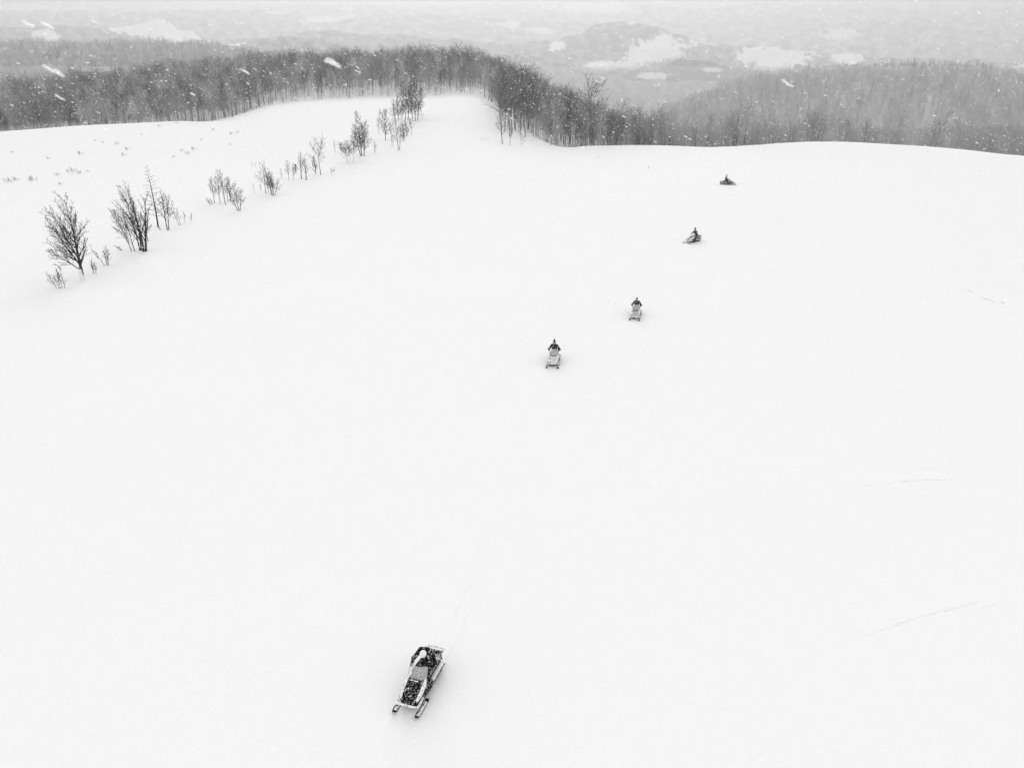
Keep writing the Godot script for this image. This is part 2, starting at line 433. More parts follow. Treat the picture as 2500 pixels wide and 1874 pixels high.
	measured(1183, 343, 1183, 333, "sapling", 105, "faint small shrub left of the lone round-crowned tree", {"name": "shrub", "category": "shrub", "twig": M.frost, "bark": M.frost, "stems": [[0.0, 0.0, 1.0], [0.6, 0.0, 0.8, 0.3], [-0.6, 0.0, 0.9, -0.3]]})

func tufts() -> void:
	var rng := RandomNumberGenerator.new()
	rng.seed = 5
	var where := [[190, 425, 9], [20, 446, 14], [38, 441, 10], [77, 442, 14], [136, 429, 10], [30, 373, 6], [301, 380, 8], [309, 366, 8], [282, 353, 9], [251, 349, 5], [233, 344, 4], [194, 377, 9], [441, 369, 8], [458, 377, 9],
		[472, 366, 9], [423, 384, 5], [428, 301, 6], [464, 295, 6], [388, 309, 6], [564, 328, 7], [559, 354, 6], [492, 342, 5], [117, 388, 6], [146, 451, 7], [578, 325, 7], [214, 420, 6], [345, 330, 4], [520, 318, 5]]
	var made := []
	for k in 4:
		var stems := []
		for s in 5 + k:
			stems.append([rng.randf_range(-0.7, 0.7), rng.randf_range(-0.4, 0.4), rng.randf_range(0.6, 1.0), 0.014, Vector3(rng.randf_range(-0.5, 0.4), 1, rng.randf_range(-0.2, 0.2))])
		made.append(plant(stems, "sapling", 200 + k, Vector3.ZERO, M.frost, M.frost, true)[0])
	measured(176, 423, 178, 408, "sapling", 210, "widest and darkest tuft of dry stalks in the snow behind the hedgerow", {"name": "dry_tuft", "category": "shrub", "twig": M.pale, "bark": M.pale, "group": "dry tufts in the field", "stems": [[0.0, 0.0, 1.0, -0.2], [0.5, 0.0, 0.9, 0.1], [-0.5, 0.0, 0.8, -0.4], [0.9, 0.1, 0.8, 0.3], [-0.9, 0.0, 0.6, -0.4], [0.2, 0.3, 0.9, 0.0], [1.4, 0.0, 0.5, 0.8]]})
	for k in where.size():
		var w: Array = where[k]
		var at := spot(w[0], w[1])
		var o := part(numbered("dry_tuft"), made[k % 4], self, at)
		tag(o, "faint frosted tuft of dry stalks in the snow behind the hedgerow", "shrub", "dry tufts in the field")
		var h := rise(at, w[0], w[1] - w[2])
		o.scale = Vector3.ONE * h
		o.rotation.y = rng.randf_range(-0.5, 0.5)
	for w in [[1584, 413, 8, "tiny upright stalk in the open field left of the farthest snowmobile"], [1461, 387, 6, "tiny stalk in the open field just before the right-hand wood"]]:
		var at := spot(w[0], w[1])
		var o := part(numbered("dry_stalk"), plant([[0.0, 0.0, 1.0, 0.02]], "sapling", 230, Vector3.ZERO, M.pale, M.pale, true)[0], self, at)
		tag(o, w[3], "shrub")
		o.scale = Vector3.ONE * rise(at, w[0], w[1] - w[2])

# ---------------------------------------------------------------- the woods
func wooded(t: float, d: float) -> int:      # 0 open, 1 far wood, 2 left wood, 3 right wood, 4 left hill, 5 right hill
	if t < -0.8 or t > 0.8: return 0
	var e := along(EDGE_D, t)
	var jag := terrain_noise.get_noise_2d(t * 900.0, 77.0) * 9.0 + terrain_noise.get_noise_2d(t * 5200.0, 33.0) * 8.0
	if d > 660.0:
		if t < -0.08 and d < 990.0: return 4
		if t > 0.13 and d < 850.0 and d >= 660.0: return 5
		return 0
	if t < -0.312: return 2 if d > e + 9.0 + jag + 16.0 * smoothstep(-0.38, -0.46, t) and d < 600.0 else 0
	if t < -0.016: return 1 if d > e + 7.0 + jag else 0
	if t < 0.03: return 3 if d > 249.0 + absf(jag) * 1.5 + maxf(t, 0.0) * 400.0 else 0
	return 3 if d > e + 6.0 + jag + 14.0 * smoothstep(0.12, 0.2, t) + 14.0 * smoothstep(0.34, 0.45, t) and d < 600.0 else 0

func woods() -> void:
	var rng := RandomNumberGenerator.new()
	rng.seed = 9
	# some dark, some furred with frost and paled further by haze put into the colour, as the photograph shows them side by side
	var tone := [M.wood, M.rime_haze, M.bark, M.wood, M.rime_haze_pale, M.bark, M.wood, M.rime_haze]
	var kinds := []
	var joined := []
	for k in 8:
		var st := [[0.0, 0.0, 11.6, 0.105]]
		if k % 3 == 1: st.append([0.5, 0.2, 9.8, 0.085, Vector3(0.14, 1, 0.05)])
		var how := "forest" if k < 5 else "spread"
		kinds.append(plant(st, how, 300 + k, Vector3.ZERO, M.rime_haze_pale if k == 4 else M.bark if k % 2 else M.wood, tone[k]))
		joined.append(plant(st, how, 300 + k, Vector3.ZERO, tone[k], tone[k], true)[0])
	var far := []
	for k in 3:
		far.append(plant([[0.0, 0.0, 13.0, 0.15]], "far", 330 + k, Vector3.ZERO, [M.rime_haze_pale, M.rime_haze_pale, M.rime_haze_white][k], null, true)[0])  # hill trees frosted and paled, so their colour stands in for haze
	var sp := Geo.new()
	spruce(sp, rng)
	far.append(sp.mesh(M.rime_haze))
	# scatter: jittered cells in bearing and distance
	var stands := {1: [], 2: [], 3: [], 4: [], 5: []}
	var d := 240.0
	while d < 1000.0:
		var near := d < 660.0
		var step := 3.7 if near else 3.7
		var x := -0.8 * d
		while x < 0.8 * d:
			var px := x + rng.randf_range(-0.5, 0.5) * step
			var pd := d + rng.randf_range(-0.5, 0.5) * step
			var w := wooded(px / pd, pd)
			if w > 0 and rng.randf() < (0.85 if wooded(px / pd, pd - 24.0) > 0 else 0.5):
				stands[w].append(Vector3(px, 0, -pd))
			x += step
		d += step
	var names := {
		1: ["bare tree at the front of the far wood across the middle of the snowfield", "trees along the front of the far wood", 85],
		2: ["bare tree half hidden behind the snow crest at the left, front of the left wood", "trees along the front of the left wood", 55],
		3: ["bare tree at the rim of the crest below the hazy right hill", "trees along the front of the right-hand wood", 140]}
	var group_of := {}
	var variant := 0
	for w in stands:
		var list: Array = stands[w]
		# the trees that show largest: those nearest the open snow
		if names.has(w):
			var keyed := []
			for p in list:
				var t: float = p.x / -p.z
				if absf(t) < 0.64:
					keyed.append([-p.z - along(EDGE_D, t) + (0.0 if w != 3 or t > 0.03 else -20.0) + rng.randf() * 3.0, p])
			keyed.sort_custom(func(a, b): return a[0] < b[0])
			var taken := [0, 0]
			for k in keyed.size():
				var p: Vector3 = keyed[k][1]
				var which := 1 if w == 3 and p.x / -p.z >= 0.15 else 0
				if taken[which] >= ([80, 60][which] if w == 3 else names[w][2]): continue
				taken[which] += 1
				list.erase(p)
				var m: Array = kinds[variant % 8]
				var bold: bool = w == 3 and p.x / -p.z < 0.15
				if which == 1: m = kinds[[1, 7, 0, 3, 1][variant % 5]]
				if bold: m = kinds[[2, 0, 5, 3, 6][variant % 5]]
				variant += 1
				var says: Array = ["dark bare tree in the near end of the right-hand wood, beside the open snowfield", "trees at the near end of the right-hand wood"] if bold else names[w]
				var o := tree("forest_tree", says[0], "tree", on_ground(p.x, p.z), m, rng.randf() * TAU, says[1])
				o.scale = Vector3.ONE * rng.randf_range(0.7, 1.02) * swell(p) * (1.25 if bold else 1.1 if which == 1 else 1.0)
		var pick: Array = far if w >= 4 else joined
		var spread := []
		for k in pick.size(): spread.append([])
		for p in list:
			var k := rng.randi() % pick.size()
			if w == 3 and p.x / -p.z > 0.17: k = [1, 4, 7, 1][k % 4]
			if w == 4 and k == 3 and rng.randf() < 0.8: k = 0
			if w == 5 and p.z > -760.0 and k == 3 and rng.randf() < 0.6: k = 1
			spread[k].append(Transform3D(Basis(Vector3.UP, rng.randf() * TAU).scaled(Vector3.ONE * rng.randf_range(0.7, 1.06) * swell(p) * (1.0 if w < 4 else 1.12)), on_ground(p.x, p.z)))
		var mass := thing("bare_forest", {1: "grey mass of bare trees climbing the ridge behind the middle of the snowfield", 2: "grey mass of bare trees behind the left crest of the field",
			3: "grey mass of bare trees falling away behind the field's right crest", 4: "pale hazy wood covering the hill at the far left", 5: "pale hazy wood covering the hill at the far right"}[w], "forest")
		mass.set_meta("kind", "stuff")
		for k in pick.size():
			scatter("bare_trees", pick[k], spread[k], mass)

func swell(p: Vector3) -> float:        # stands of taller and shorter growth
	return 1.06 + 0.5 * terrain_noise.get_noise_2d(p.x * 3.1 + 500.0, p.z * 3.1)

func spruce(g: Geo, rng: RandomNumberGenerator) -> void:
	g.tube(PackedVector3Array([Vector3(0, -0.3, 0), Vector3(0, 7, 0), Vector3(0, 14, 0)]), PackedFloat32Array([0.16, 0.1, 0.02]), 3)
	for i in 13:
		var y := 2.0 + i * 0.92
		var r := 2.3 * (1.0 - i / 13.6)
		for k in 6:
			var a := k * TAU / 6 + i * 0.7 + rng.randf_range(-0.3, 0.3)
			var q := Vector3(cos(a), 0, sin(a))
			g.tube(PackedVector3Array([Vector3(0, y + 0.3, 0), Vector3(0, y, 0) + q * r * 0.6, Vector3(0, y - 0.45, 0) + q * r]), PackedFloat32Array([0.1, 0.24, 0.03]), 3)

func scatter(called: String, m: Mesh, where: Array, parent: Node3D) -> void:
	if where.is_empty(): return
	var mm := MultiMesh.new()
	mm.transform_format = MultiMesh.TRANSFORM_3D
	mm.mesh = m
	mm.instance_count = where.size()
	for k in where.size():
		mm.set_instance_transform(k, where[k])
	var o := MultiMeshInstance3D.new()
	o.name = called
	o.multimesh = mm
	o.set_meta("kind", "stuff")
	parent.add_child(o, true)

# ---------------------------------------------------------------- ground and hills
func ladder(from: float, to: float, step: float, grow: float, fine_to: float) -> PackedFloat32Array:
	var a := PackedFloat32Array()
	var x := from
	var s := step
	while x < to:
		a.append(x)
		if x > fine_to: s *= grow
		x += s
	a.append(to)
	return a

func snowfield() -> void:
	var xs := PackedFloat32Array()
	var half := ladder(0.0, 5200.0, 3.0, 1.06, 300.0)
	for k in range(half.size() - 1, 0, -1): xs.append(-half[k])
	xs.append_array(half)
	var zs := ladder(-120.0, 5400.0, 3.0, 1.07, 700.0)
	var g := Geo.new()
	var w := xs.size()
	for j in zs.size():
		for i in w:
			g.v.append(Vector3(xs[i], ground(xs[i], -zs[j]), -zs[j]))
			g.n.append(Vector3.ZERO)
	for j in zs.size() - 1:
		for i in w - 1:
			var p := j * w + i
			g.ix.append_array([p, p + w, p + 1, p + 1, p + w, p + w + 1])
	for j in zs.size():
		for i in w:
			var a := g.v[j * w + mini(i + 1, w - 1)] - g.v[j * w + maxi(i - 1, 0)]
			var b := g.v[mini(j + 1, zs.size() - 1) * w + i] - g.v[maxi(j - 1, 0) * w + i]
			g.n[j * w + i] = a.cross(b).normalized()
			if g.n[j * w + i].y < 0: g.n[j * w + i] *= -1.0
	tag(piece("ground", g, M.snow, self), "", "", "", "structure")

func profile(line: Array, u: float) -> float:
	for k in line.size() - 1:
		if u <= line[k + 1][0]:
			return lerpf(line[k][1], line[k + 1][1], smoothstep(0.0, 1.0, clampf((u - line[k][0]) / (line[k + 1][0] - line[k][0]), 0.0, 1.0)))
	return line[line.size() - 1][1]

# a far ridge: the height of its skyline read along the photograph, bare clearings as [u, v, half width, half height] given on that skyline's distance
func far_ridge(d: float, line: Array, clear: Array, haze_tone: float, seed_: int) -> void:
	var noise := FastNoiseLite.new()
	noise.seed = seed_
	noise.frequency = 1.0
	noise.fractal_octaves = 4
	var g := Geo.new()
	var nx := 760
	var nf := 76
	var spots := []
	for c in clear:
		var r := ray(c[0], c[1])
		spots.append([r.x / -r.z * d, EYE.y + r.y / -r.z * d, c[2] * d / LENS, c[3] * d / LENS, c[4] if c.size() > 4 else 0.0])
	for j in nf:
		var f := float(j) / (nf - 1)
		for i in nx:
			var u := lerpf(-300.0, 2800.0, float(i) / (nx - 1))
			var r := ray(u, profile(line, clampf(u, line[0][0], line[line.size() - 1][0])))
			var x := r.x / -r.z * d
			var top := EYE.y + r.y / -r.z * d + noise.get_noise_2d(u * 0.012, 3.0) * d * 0.003 + noise.get_noise_2d(u * 0.3, 9.0) * d * 0.0011
			var y: float
			var z: float
			if f < 0.82:
				var k := f / 0.82
				y = lerpf(-75.0, top, pow(k, 1.15)) + noise.get_noise_2d(u * 0.01, k * 3.0 + 20.0) * d * 0.012 * k * (1.0 - k) * 4.0
				z = d - (1.0 - k) * d * 0.24
			else:
				var k := (f - 0.82) / 0.18
				y = lerpf(top, -80.0, k * k)
				z = d + k * d * 0.12
			var s := z / d
			g.v.append(Vector3(x * s, y, -z))
			g.n.append(Vector3.ZERO)
			var open := 0.0
			for c in spots:
				var q := Vector2((x - c[0]) / c[2], (y - c[1] - c[4] * (x - c[0])) / c[3])
				var n := noise.get_noise_2d(x * 24.0 / d, y * 60.0 / d) * 0.6 + noise.get_noise_2d(x * 110.0 / d, y * 160.0 / d + 40.0) * 0.5
				open = maxf(open, smoothstep(0.05, -0.05, q.length() - 1.0 + n))
			var wood := haze_tone * (1.0 + 0.35 * noise.get_noise_2d(x * 60.0 / d, y * 120.0 / d))  # wooded tone set per ridge, with the paleness of haze painted in
			var a := lerpf(wood, 0.84, open)
			g.c.append(Color(a, a, a))
	for j in nf - 1:
		for i in nx - 1:
			var p := j * nx + i
			g.ix.append_array([p, p + nx, p + 1, p + 1, p + nx, p + nx + 1])
	for k in range(0, g.ix.size(), 3):
		var nn := (g.v[g.ix[k + 2]] - g.v[g.ix[k]]).cross(g.v[g.ix[k + 1]] - g.v[g.ix[k]])
		for j in 3: g.n[g.ix[k + j]] += nn
	for k in g.n.size(): g.n[k] = g.n[k].normalized()
	tag(piece(numbered("hill"), g, M.hill, self), "", "", "", "structure")

func far_hills() -> void:
	far_ridge(1300.0, [[300, 175], [430, 128], [560, 108], [650, 90], [720, 85], [780, 92], [860, 115], [960, 140], [1100, 168], [1160, 155], [1243, 134], [1300, 134], [1350, 147], [1420, 168], [1480, 184], [1560, 195], [1900, 205], [2500, 210]],
		[[570, 104, 26, 5]], 0.44, 3)
	far_ridge(1650.0, [[-200, 100], [200, 110], [600, 120], [1100, 140], [1300, 150], [1480, 176], [1599, 170], [1668, 144], [1723, 147], [1790, 165], [1900, 180], [2100, 195], [2500, 190]],
		[[1598, 184, 38, 7], [1733, 170, 22, 5], [1425, 168, 18, 4], [1660, 205, 10, 3]], 0.28, 4)
	far_ridge(2300.0, [[-300, 70], [0, 66], [200, 62], [290, 68], [385, 46], [450, 72], [520, 97], [640, 92], [800, 72], [950, 85], [1100, 95], [1250, 108], [1350, 98], [1400, 84], [1465, 58], [1524, 49], [1599, 62], [1650, 82], [1738, 112], [1798, 110], [1900, 114], [2000, 128], [2200, 140], [2500, 150], [2800, 150]],
		[[385, 76, 100, 30, -0.12], [110, 85, 30, 12], [1600, 126, 78, 24, 0.16], [1500, 160, 60, 8], [1362, 112, 16, 9], [1540, 58, 10, 4], [1890, 138, 80, 26, -0.05], [1940, 121, 24, 8], [2075, 142, 34, 14], [2495, 178, 22, 18], [1310, 90, 34, 8], [1620, 92, 18, 5]], 0.44, 5)
	far_ridge(3300.0, [[-300, 30], [0, 24], [300, 28], [600, 20], [800, 38], [1000, 32], [1200, 42], [1400, 52], [1700, 88], [1912, 80], [2021, 56], [2146, 46], [2300, 62], [2500, 80], [2800, 80]],
		[[790, 47, 60, 9, 0.1], [670, 31, 16, 3], [1240, 60, 30, 8], [2050, 90, 40, 14], [1320, 78, 30, 8]], 0.6, 6)
	far_ridge(4300.0, [[-300, 10], [0, 6], [200, 14], [500, 20], [800, 8], [1000, 14], [1200, 10], [1500, 6], [1700, 18], [1900, 4], [2300, 10], [2800, 15]],
		[[60, 20, 120, 10], [400, 12, 160, 8], [1450, 20, 90, 12]], 0.64, 7)

func drift(points: Array, height: float) -> void:     # a wind-cut lip of snow: a long flat back, a short steep face
	var rng := RandomNumberGenerator.new()
	rng.seed = int(points[0][0] * 7 + points[0][1])
	var path := []
	for k in points.size() - 1:
		for i in 16:
			var f := i / 16.0
			path.append(spot(lerpf(points[k][0], points[k + 1][0], f) + rng.randf_range(-2, 2), lerpf(points[k][1], points[k + 1][1], f) + rng.randf_range(-1.2, 1.2)))
	var rings := []
	for i in path.size():
		var p: Vector3 = path[i]
		var fade := sin(PI * (i + 0.5) / path.size())
		var h := 0.34 * height * fade * maxf(0.0, 0.35 + 0.9 * fine_noise.get_noise_2d(i * 9.0, p.x * 3.0) + 0.2)
		var r := []
		for q in [[-1.6, -0.04], [-0.9, 0.3], [-0.25, 0.9], [0.0, 1.0], [0.06, 0.5], [0.1, -0.06]]:
			var at := Vector3(p.x + q[0] * 0.15, 0, p.z + q[0])
			r.append(Vector3(at.x, ground(at.x, at.z) + h * q[1] - 0.006 - (0.02 if q[1] < 0 else 0.0), at.z))
		r.reverse()
		rings.append(r)
	var g := Geo.new()
	g.loft(rings, false, false)
	tag(piece(numbered("snow_drift"), g, M.snow, self), "", "", "", "structure")

func track(u: float, v: float, tail_u: float, tail_v: float, length: float, bend: float) -> void:     # the low pressed edges that a machine leaves behind it
	var nose := spot(u, v)
	var back := (spot(tail_u, tail_v) - nose)
	back.y = 0
	back = back.normalized()
	var p := nose + back * 2.4
	var rng := RandomNumberGenerator.new()
	rng.seed = int(u)
	var rows := []
	var n := int(length / 0.5)
	for i in n:
		var side := Vector3(-back.z, 0, back.x)
		var fade := 1.0 - float(i) / (n - 1)
		var row := []
		for q in [[-0.66, -0.03], [-0.56, 0.008], [-0.48, -0.03], [-0.36, -0.03], [-0.29, 0.017], [-0.22, -0.03], [0.22, -0.03], [0.29, 0.017], [0.36, -0.03], [0.48, -0.03], [0.56, 0.008], [0.66, -0.03]]:
			var w: Vector3 = p + side * q[0]
			var h: float = q[1]
			if h > 0: h = lerpf(-0.02, h * rng.randf_range(0.6, 1.3), sqrt(fade))
			row.append(Vector3(w.x, ground(w.x, w.z) + h, w.z))
		rows.append(row)
		back = back.rotated(Vector3.UP, bend * 0.5 / length)
		p += back * 0.5
	var g := Geo.new()
	g.loft(rows, false, false)
	var up := 0.0
	for q in g.n: up += q.y
	if up < 0.0:
		g = Geo.new()
		for r in rows: r.reverse()
		g.loft(rows, false, false)
	tag(piece(numbered("snow_track"), g, M.snow, self), "", "", "", "structure")

# ---------------------------------------------------------------- falling snow
func flake(seed_: int, lumps: int, long: float, mat: Material = null) -> ArrayMesh:     # a loose clump of crystals about one unit long
	var rng := RandomNumberGenerator.new()
	rng.seed = seed_
	var g := Geo.new()
	for k in lumps:
		var f := (k + 0.5) / lumps - 0.5
		var at := Vector3(f * long * 0.8, rng.randf_range(-0.14, 0.14), rng.randf_range(-0.14, 0.14))
		var r := rng.randf_range(0.2, 0.34) * (1.0 - absf(f) * 0.7)
		var rings := []
		for i in 5:
			var a := PI * (i + 0.001) / 4.002
			var ring := []
			for j in 6:
				var b := TAU * j / 6
				ring.append(at + Vector3(cos(a) * 1.4, sin(a) * cos(b), sin(a) * sin(b)) * r * rng.randf_range(0.8, 1.15))
			rings.append(ring)
		g.loft(rings, true, false)
	return g.mesh(mat if mat else M.flake)

func snowfall() -> void:
	var rng := RandomNumberGenerator.new()
	rng.seed = 77
	var o := thing("falling_snow", "countless small snowflakes blowing through the air", "snow")
	o.set_meta("kind", "stuff")
	var tilt := Basis(Vector3.BACK, deg_to_rad(-17.0))
	for k in 3:
		var where := []
		while where.size() < 85000:
			var p := Vector3(rng.randf_range(-15, 15), rng.randf_range(-13, 5), rng.randf_range(-19, 2)) + EYE
			if p.distance_to(EYE) < 5.5 or p.y < 1.0: continue
			var s := 0.0085 + 0.012 * pow(rng.randf(), 2.5)
			where.append(Transform3D(tilt * Basis.from_euler(Vector3(rng.randf() * TAU, rng.randf_range(-0.5, 0.5), rng.randf_range(-0.3, 0.3))).scaled(Vector3(1.5, 1, 1) * s), p))
		scatter("snowflakes", flake(400 + k, 2, 1.0), where, o)
	# the few that drift past close by, their motion streaks shaped as long clumps
	var near := [[130, 172, 2.6, 62], [70, 60, 3.0, 40], [145, 236, 2.8, 34], [596, 173, 3.4, 38], [812, 154, 3.0, 64], [873, 174, 4.2, 22], [1924, 205, 3.2, 44], [255, 312, 4.0, 24], [113, 60, 3.3, 46], [470, 230, 4.4, 20], [1345, 122, 4.2, 22], [873, 165, 4.6, 18], [230, 52, 4.0, 24]]
	for k in near.size():
		var f: Array = near[k]
		var r := ray(f[0], f[1])
		var m := part(numbered("snowflake"), flake(500 + k % 5, 4, 1.4, M.streak_flake), self, EYE + r * f[2])
		tag(m, "large white snowflake close by, its motion streak modelled as a long clump, slanting down to the right", "snowflake", "large flakes close by")
		m.rotation.z = deg_to_rad(-27.0 + rng.randf_range(-6, 6))
		m.scale = Vector3(1.0, 0.6, 0.7) * (f[3] * f[2] / LENS / 1.95)

# ---------------------------------------------------------------- snowmobile (nose towards -z, snow at y = 0)
func oval(z: float, w: float, low: float, high: float, flat := 2.6, n := 20) -> Array:
	var ring := []
	var cy := lerpf(low, high, 0.4)
	for k in n:
		var a := TAU * k / n
		var s := pow(absf(cos(a)), 2.0 / flat) * signf(cos(a))
		var u := pow(absf(sin(a)), 2.0 / flat) * signf(sin(a))
		ring.append(Vector3(s * w, cy + u * ((high - cy) if u > 0 else (cy - low)), z))
	return ring

func line(a: Array) -> PackedVector3Array:
	var p := PackedVector3Array()
	for q in a: p.append(Vector3(q[0], q[1], q[2]))
	return p

func pipe(g: Geo, a: Array, r: float, sides := 8) -> void:
	var path := Curve3D.new()
	for k in a.size():
		var p := Vector3(a[k][0], a[k][1], a[k][2])
		var before := Vector3(a[maxi(k - 1, 0)][0], a[maxi(k - 1, 0)][1], a[maxi(k - 1, 0)][2])
		var after := Vector3(a[mini(k + 1, a.size() - 1)][0], a[mini(k + 1, a.size() - 1)][1], a[mini(k + 1, a.size() - 1)][2])
		var t := (after - before) * 0.12
		path.add_point(p, -t, t)
	path.bake_interval = 0.03
	var pts := path.get_baked_points()
	var rad := PackedFloat32Array()
	rad.resize(pts.size())
	rad.fill(r)
	g.tube(pts, rad, sides, true)

func snowmobile(label: String, hood_mat: Material) -> Node3D:
	var o := thing("snowmobile", label, "snowmobile", Vector3.ZERO, 0.0, "snowmobiles coming down the field")
	var g := Geo.new()
	# hood: a wedge that rises from a blunt nose to the dash
	g.loft([oval(-1.26, 0.24, 0.36, 0.44), oval(-1.21, 0.33, 0.32, 0.52), oval(-1.05, 0.38, 0.3, 0.6), oval(-0.8, 0.4, 0.29, 0.7), oval(-0.55, 0.4, 0.29, 0.8), oval(-0.36, 0.37, 0.3, 0.88), oval(-0.27, 0.3, 0.34, 0.9)])
	var hood := piece("hood", g, hood_mat, o)
	g = Geo.new()
	for s in [-1, 1]:
		pipe(g, [[s * 0.06, 0.585, -1.1], [s * 0.1, 0.68, -0.86], [s * 0.11, 0.77, -0.64]], 0.018, 6)
	piece("hood_rib", g, hood_mat, hood)
	for s in [-1, 1]:
		g = Geo.new()
		var rings := []
		for q in [[-1.16, 0.31, 0.475, 0.045], [-1.0, 0.345, 0.55, 0.06], [-0.75, 0.365, 0.64, 0.07], [-0.5, 0.362, 0.735, 0.07], [-0.3, 0.33, 0.8, 0.05]]:
			var ring := []
			for k in 10:
				var a := TAU * k / 10
				ring.append(Vector3(s * (q[1] + 0.02) + cos(a) * q[3], q[2] + 0.02 + sin(a) * 0.028 - s * cos(a) * q[3] * 0.55, q[0]))
			rings.append(ring)
		g.loft(rings)
		piece("hood_trim", g, M.white_panel, o)
	for s in [-1, 1]:
		g = Geo.new()
		g.loft([oval(-0.95, 0.03, 0.27, 0.5), oval(-0.7, 0.06, 0.25, 0.6), oval(-0.3, 0.07, 0.25, 0.68), oval(0.05, 0.05, 0.27, 0.6), oval(0.16, 0.02, 0.29, 0.5)])
		var m := piece("side_panel", g, M.dark_plastic, o)
		m.position.x = s * 0.4
	g = Geo.new()
	g.loft([oval(-1.2, 0.3, 0.24, 0.34), oval(-1.0, 0.42, 0.2, 0.33), oval(-0.4, 0.44, 0.18, 0.33), oval(0.0, 0.4, 0.19, 0.33)])
	piece("belly_pan", g, M.dark_plastic, o)
	g = Geo.new()
	pipe(g, [[-0.43, 0.4, -0.8], [-0.46, 0.4, -1.2], [-0.4, 0.4, -1.37], [0.4, 0.4, -1.37], [0.46, 0.4, -1.2], [0.43, 0.4, -0.8]], 0.04, 8)
	piece("front_bumper", g, M.white_panel, o)
	g = Geo.new()
	g.box(Vector3(0, 0.84, -0.53), Vector3(0.38, 0.14, 0.14), Basis(Vector3.RIGHT, -0.5), 0.03)
	var lamp := piece("headlight", g, M.dark_plastic, o)
	for s in [-1, 1]:
		g = Geo.new()
		g.box(Vector3(s * 0.09, 0.88, -0.585), Vector3(0.16, 0.11, 0.03), Basis(Vector3.RIGHT, -0.5), 0.02)
		piece("lens", g, M.lamp, lamp)
	# windscreen: a curved clear sheet with a dark rim
	g = Geo.new()
	var sheet := []
	var rim := []
	for j in 7:
		var f := j / 6.0
		var row := []
		for k in 15:
			var q := k / 7.0 - 1.0
			var wide := lerpf(0.4, 0.36, f) * (1.0 if f < 0.8 else 1.0 - (f - 0.8) * 0.5)
			row.append(Vector3(q * wide, 0.86 + 0.44 * f - 0.07 * q * q * f, -0.5 + 0.26 * f + 0.2 * q * q))
		sheet.append(row)
	g.loft(sheet, false, false)
	var screen := piece("windscreen", g, M.glass, o)
	g = Geo.new()
	for j in 7: rim.append(sheet[j][0])
	for k in 15: rim.append(sheet[6][k])
	for j in range(6, -1, -1): rim.append(sheet[j][14])
	var rr := PackedFloat32Array()
	rr.resize(rim.size())
	rr.fill(0.009)
	g.tube(PackedVector3Array(rim), rr, 5)
	piece("rim", g, M.grey_plastic, screen)
	g = Geo.new()
	g.box(Vector3(0, 0.88, -0.2), Vector3(0.4, 0.14, 0.2), Basis(Vector3.RIGHT, 0.5), 0.03)
	g.box(Vector3(0, 0.75, -0.1), Vector3(0.26, 0.3, 0.16), Basis(Vector3.RIGHT, 0.3), 0.03)
	var dash := piece("dashboard", g, M.dark_plastic, o)
	for s in [-1, 1]:
		g = Geo.new()
		g.box(Vector3(s * 0.09, 0.935, -0.175), Vector3(0.1, 0.02, 0.09), Basis(Vector3.RIGHT, 0.5), 0.008)
		piece("gauge", g, M.lens, dash)
	g = Geo.new()
	pipe(g, [[-0.44, 1.03, 0.0], [-0.28, 1.06, -0.06], [-0.08, 1.0, -0.1], [0.08, 1.0, -0.1], [0.28, 1.06, -0.06], [0.44, 1.03, 0.0]], 0.015, 8)
	g.tube(line([[0, 0.85, -0.2], [0, 1.01, -0.1]]), PackedFloat32Array([0.03, 0.025]), 8, true)
	var bar := piece("handlebar", g, M.dark_metal, o)
	for s in [-1, 1]:
		g = Geo.new()
		g.tube(line([[s * 0.31, 1.054, -0.05], [s * 0.45, 1.028, 0.003]]), PackedFloat32Array([0.021, 0.021]), 10, true)
		piece("grip", g, M.rubber, bar)
	# tunnel, seat, boards
	g = Geo.new()
	g.box(Vector3(0, 0.43, 0.75), Vector3(0.46, 0.24, 1.6), Basis.IDENTITY, 0.03)
	var tunnel := piece("tunnel", g, M.dark_metal, o)
	g = Geo.new()
	var rng := RandomNumberGenerator.new()
	rng.seed = 3
	var rows := []
	for j in 12:
		var ring := []
		for k in 12:
			var a := TAU * k / 12
			var e := sin(PI * (j + 0.25) / 11.5)
			ring.append(Vector3(cos(a) * 0.235, 0.565 + (sin(a) * 0.045 + 0.02 * rng.randf() if sin(a) > 0.1 else 0.0) * (0.4 + 0.6 * e), 1.06 + j * 0.044))
		rows.append(ring)
	g.loft(rows)
	piece("snow_cover", g, M.crust, tunnel)
	g = Geo.new()
	g.loft([oval(-0.1, 0.13, 0.54, 0.72), oval(0.0, 0.18, 0.54, 0.78), oval(0.25, 0.2, 0.54, 0.76), oval(0.6, 0.21, 0.54, 0.76), oval(0.9, 0.2, 0.54, 0.82), oval(1.02, 0.19, 0.54, 0.83), oval(1.06, 0.15, 0.56, 0.78)])
	piece("seat", g, M.seat, o)
	for s in [-1, 1]:
		g = Geo.new()
		g.box(Vector3(s * 0.35, 0.27, 0.42), Vector3(0.235, 0.035, 1.74), Basis.IDENTITY, 0.01)
		var board := piece("running_board", g, M.dark_metal, o)
		g = Geo.new()
		g.tube(line([[s * 0.475, 0.285, -0.46], [s * 0.475, 0.285, 1.3]]), PackedFloat32Array([0.018, 0.018]), 6, true)
		piece("edge_tube", g, M.dark_metal, board)
		g = Geo.new()
		rows = []
		for j in 14:
			var ring := []
			for k in 8:
				var a := TAU * k / 8
				ring.append(Vector3(s * 0.345 + cos(a) * 0.095, 0.295 + (sin(a) * 0.03 + 0.018 * rng.randf() if sin(a) > 0.1 else 0.0), 0.25 + j * 0.078))
			rows.append(ring)
		g.loft(rows)
		piece("snow_cover", g, M.crust, board)
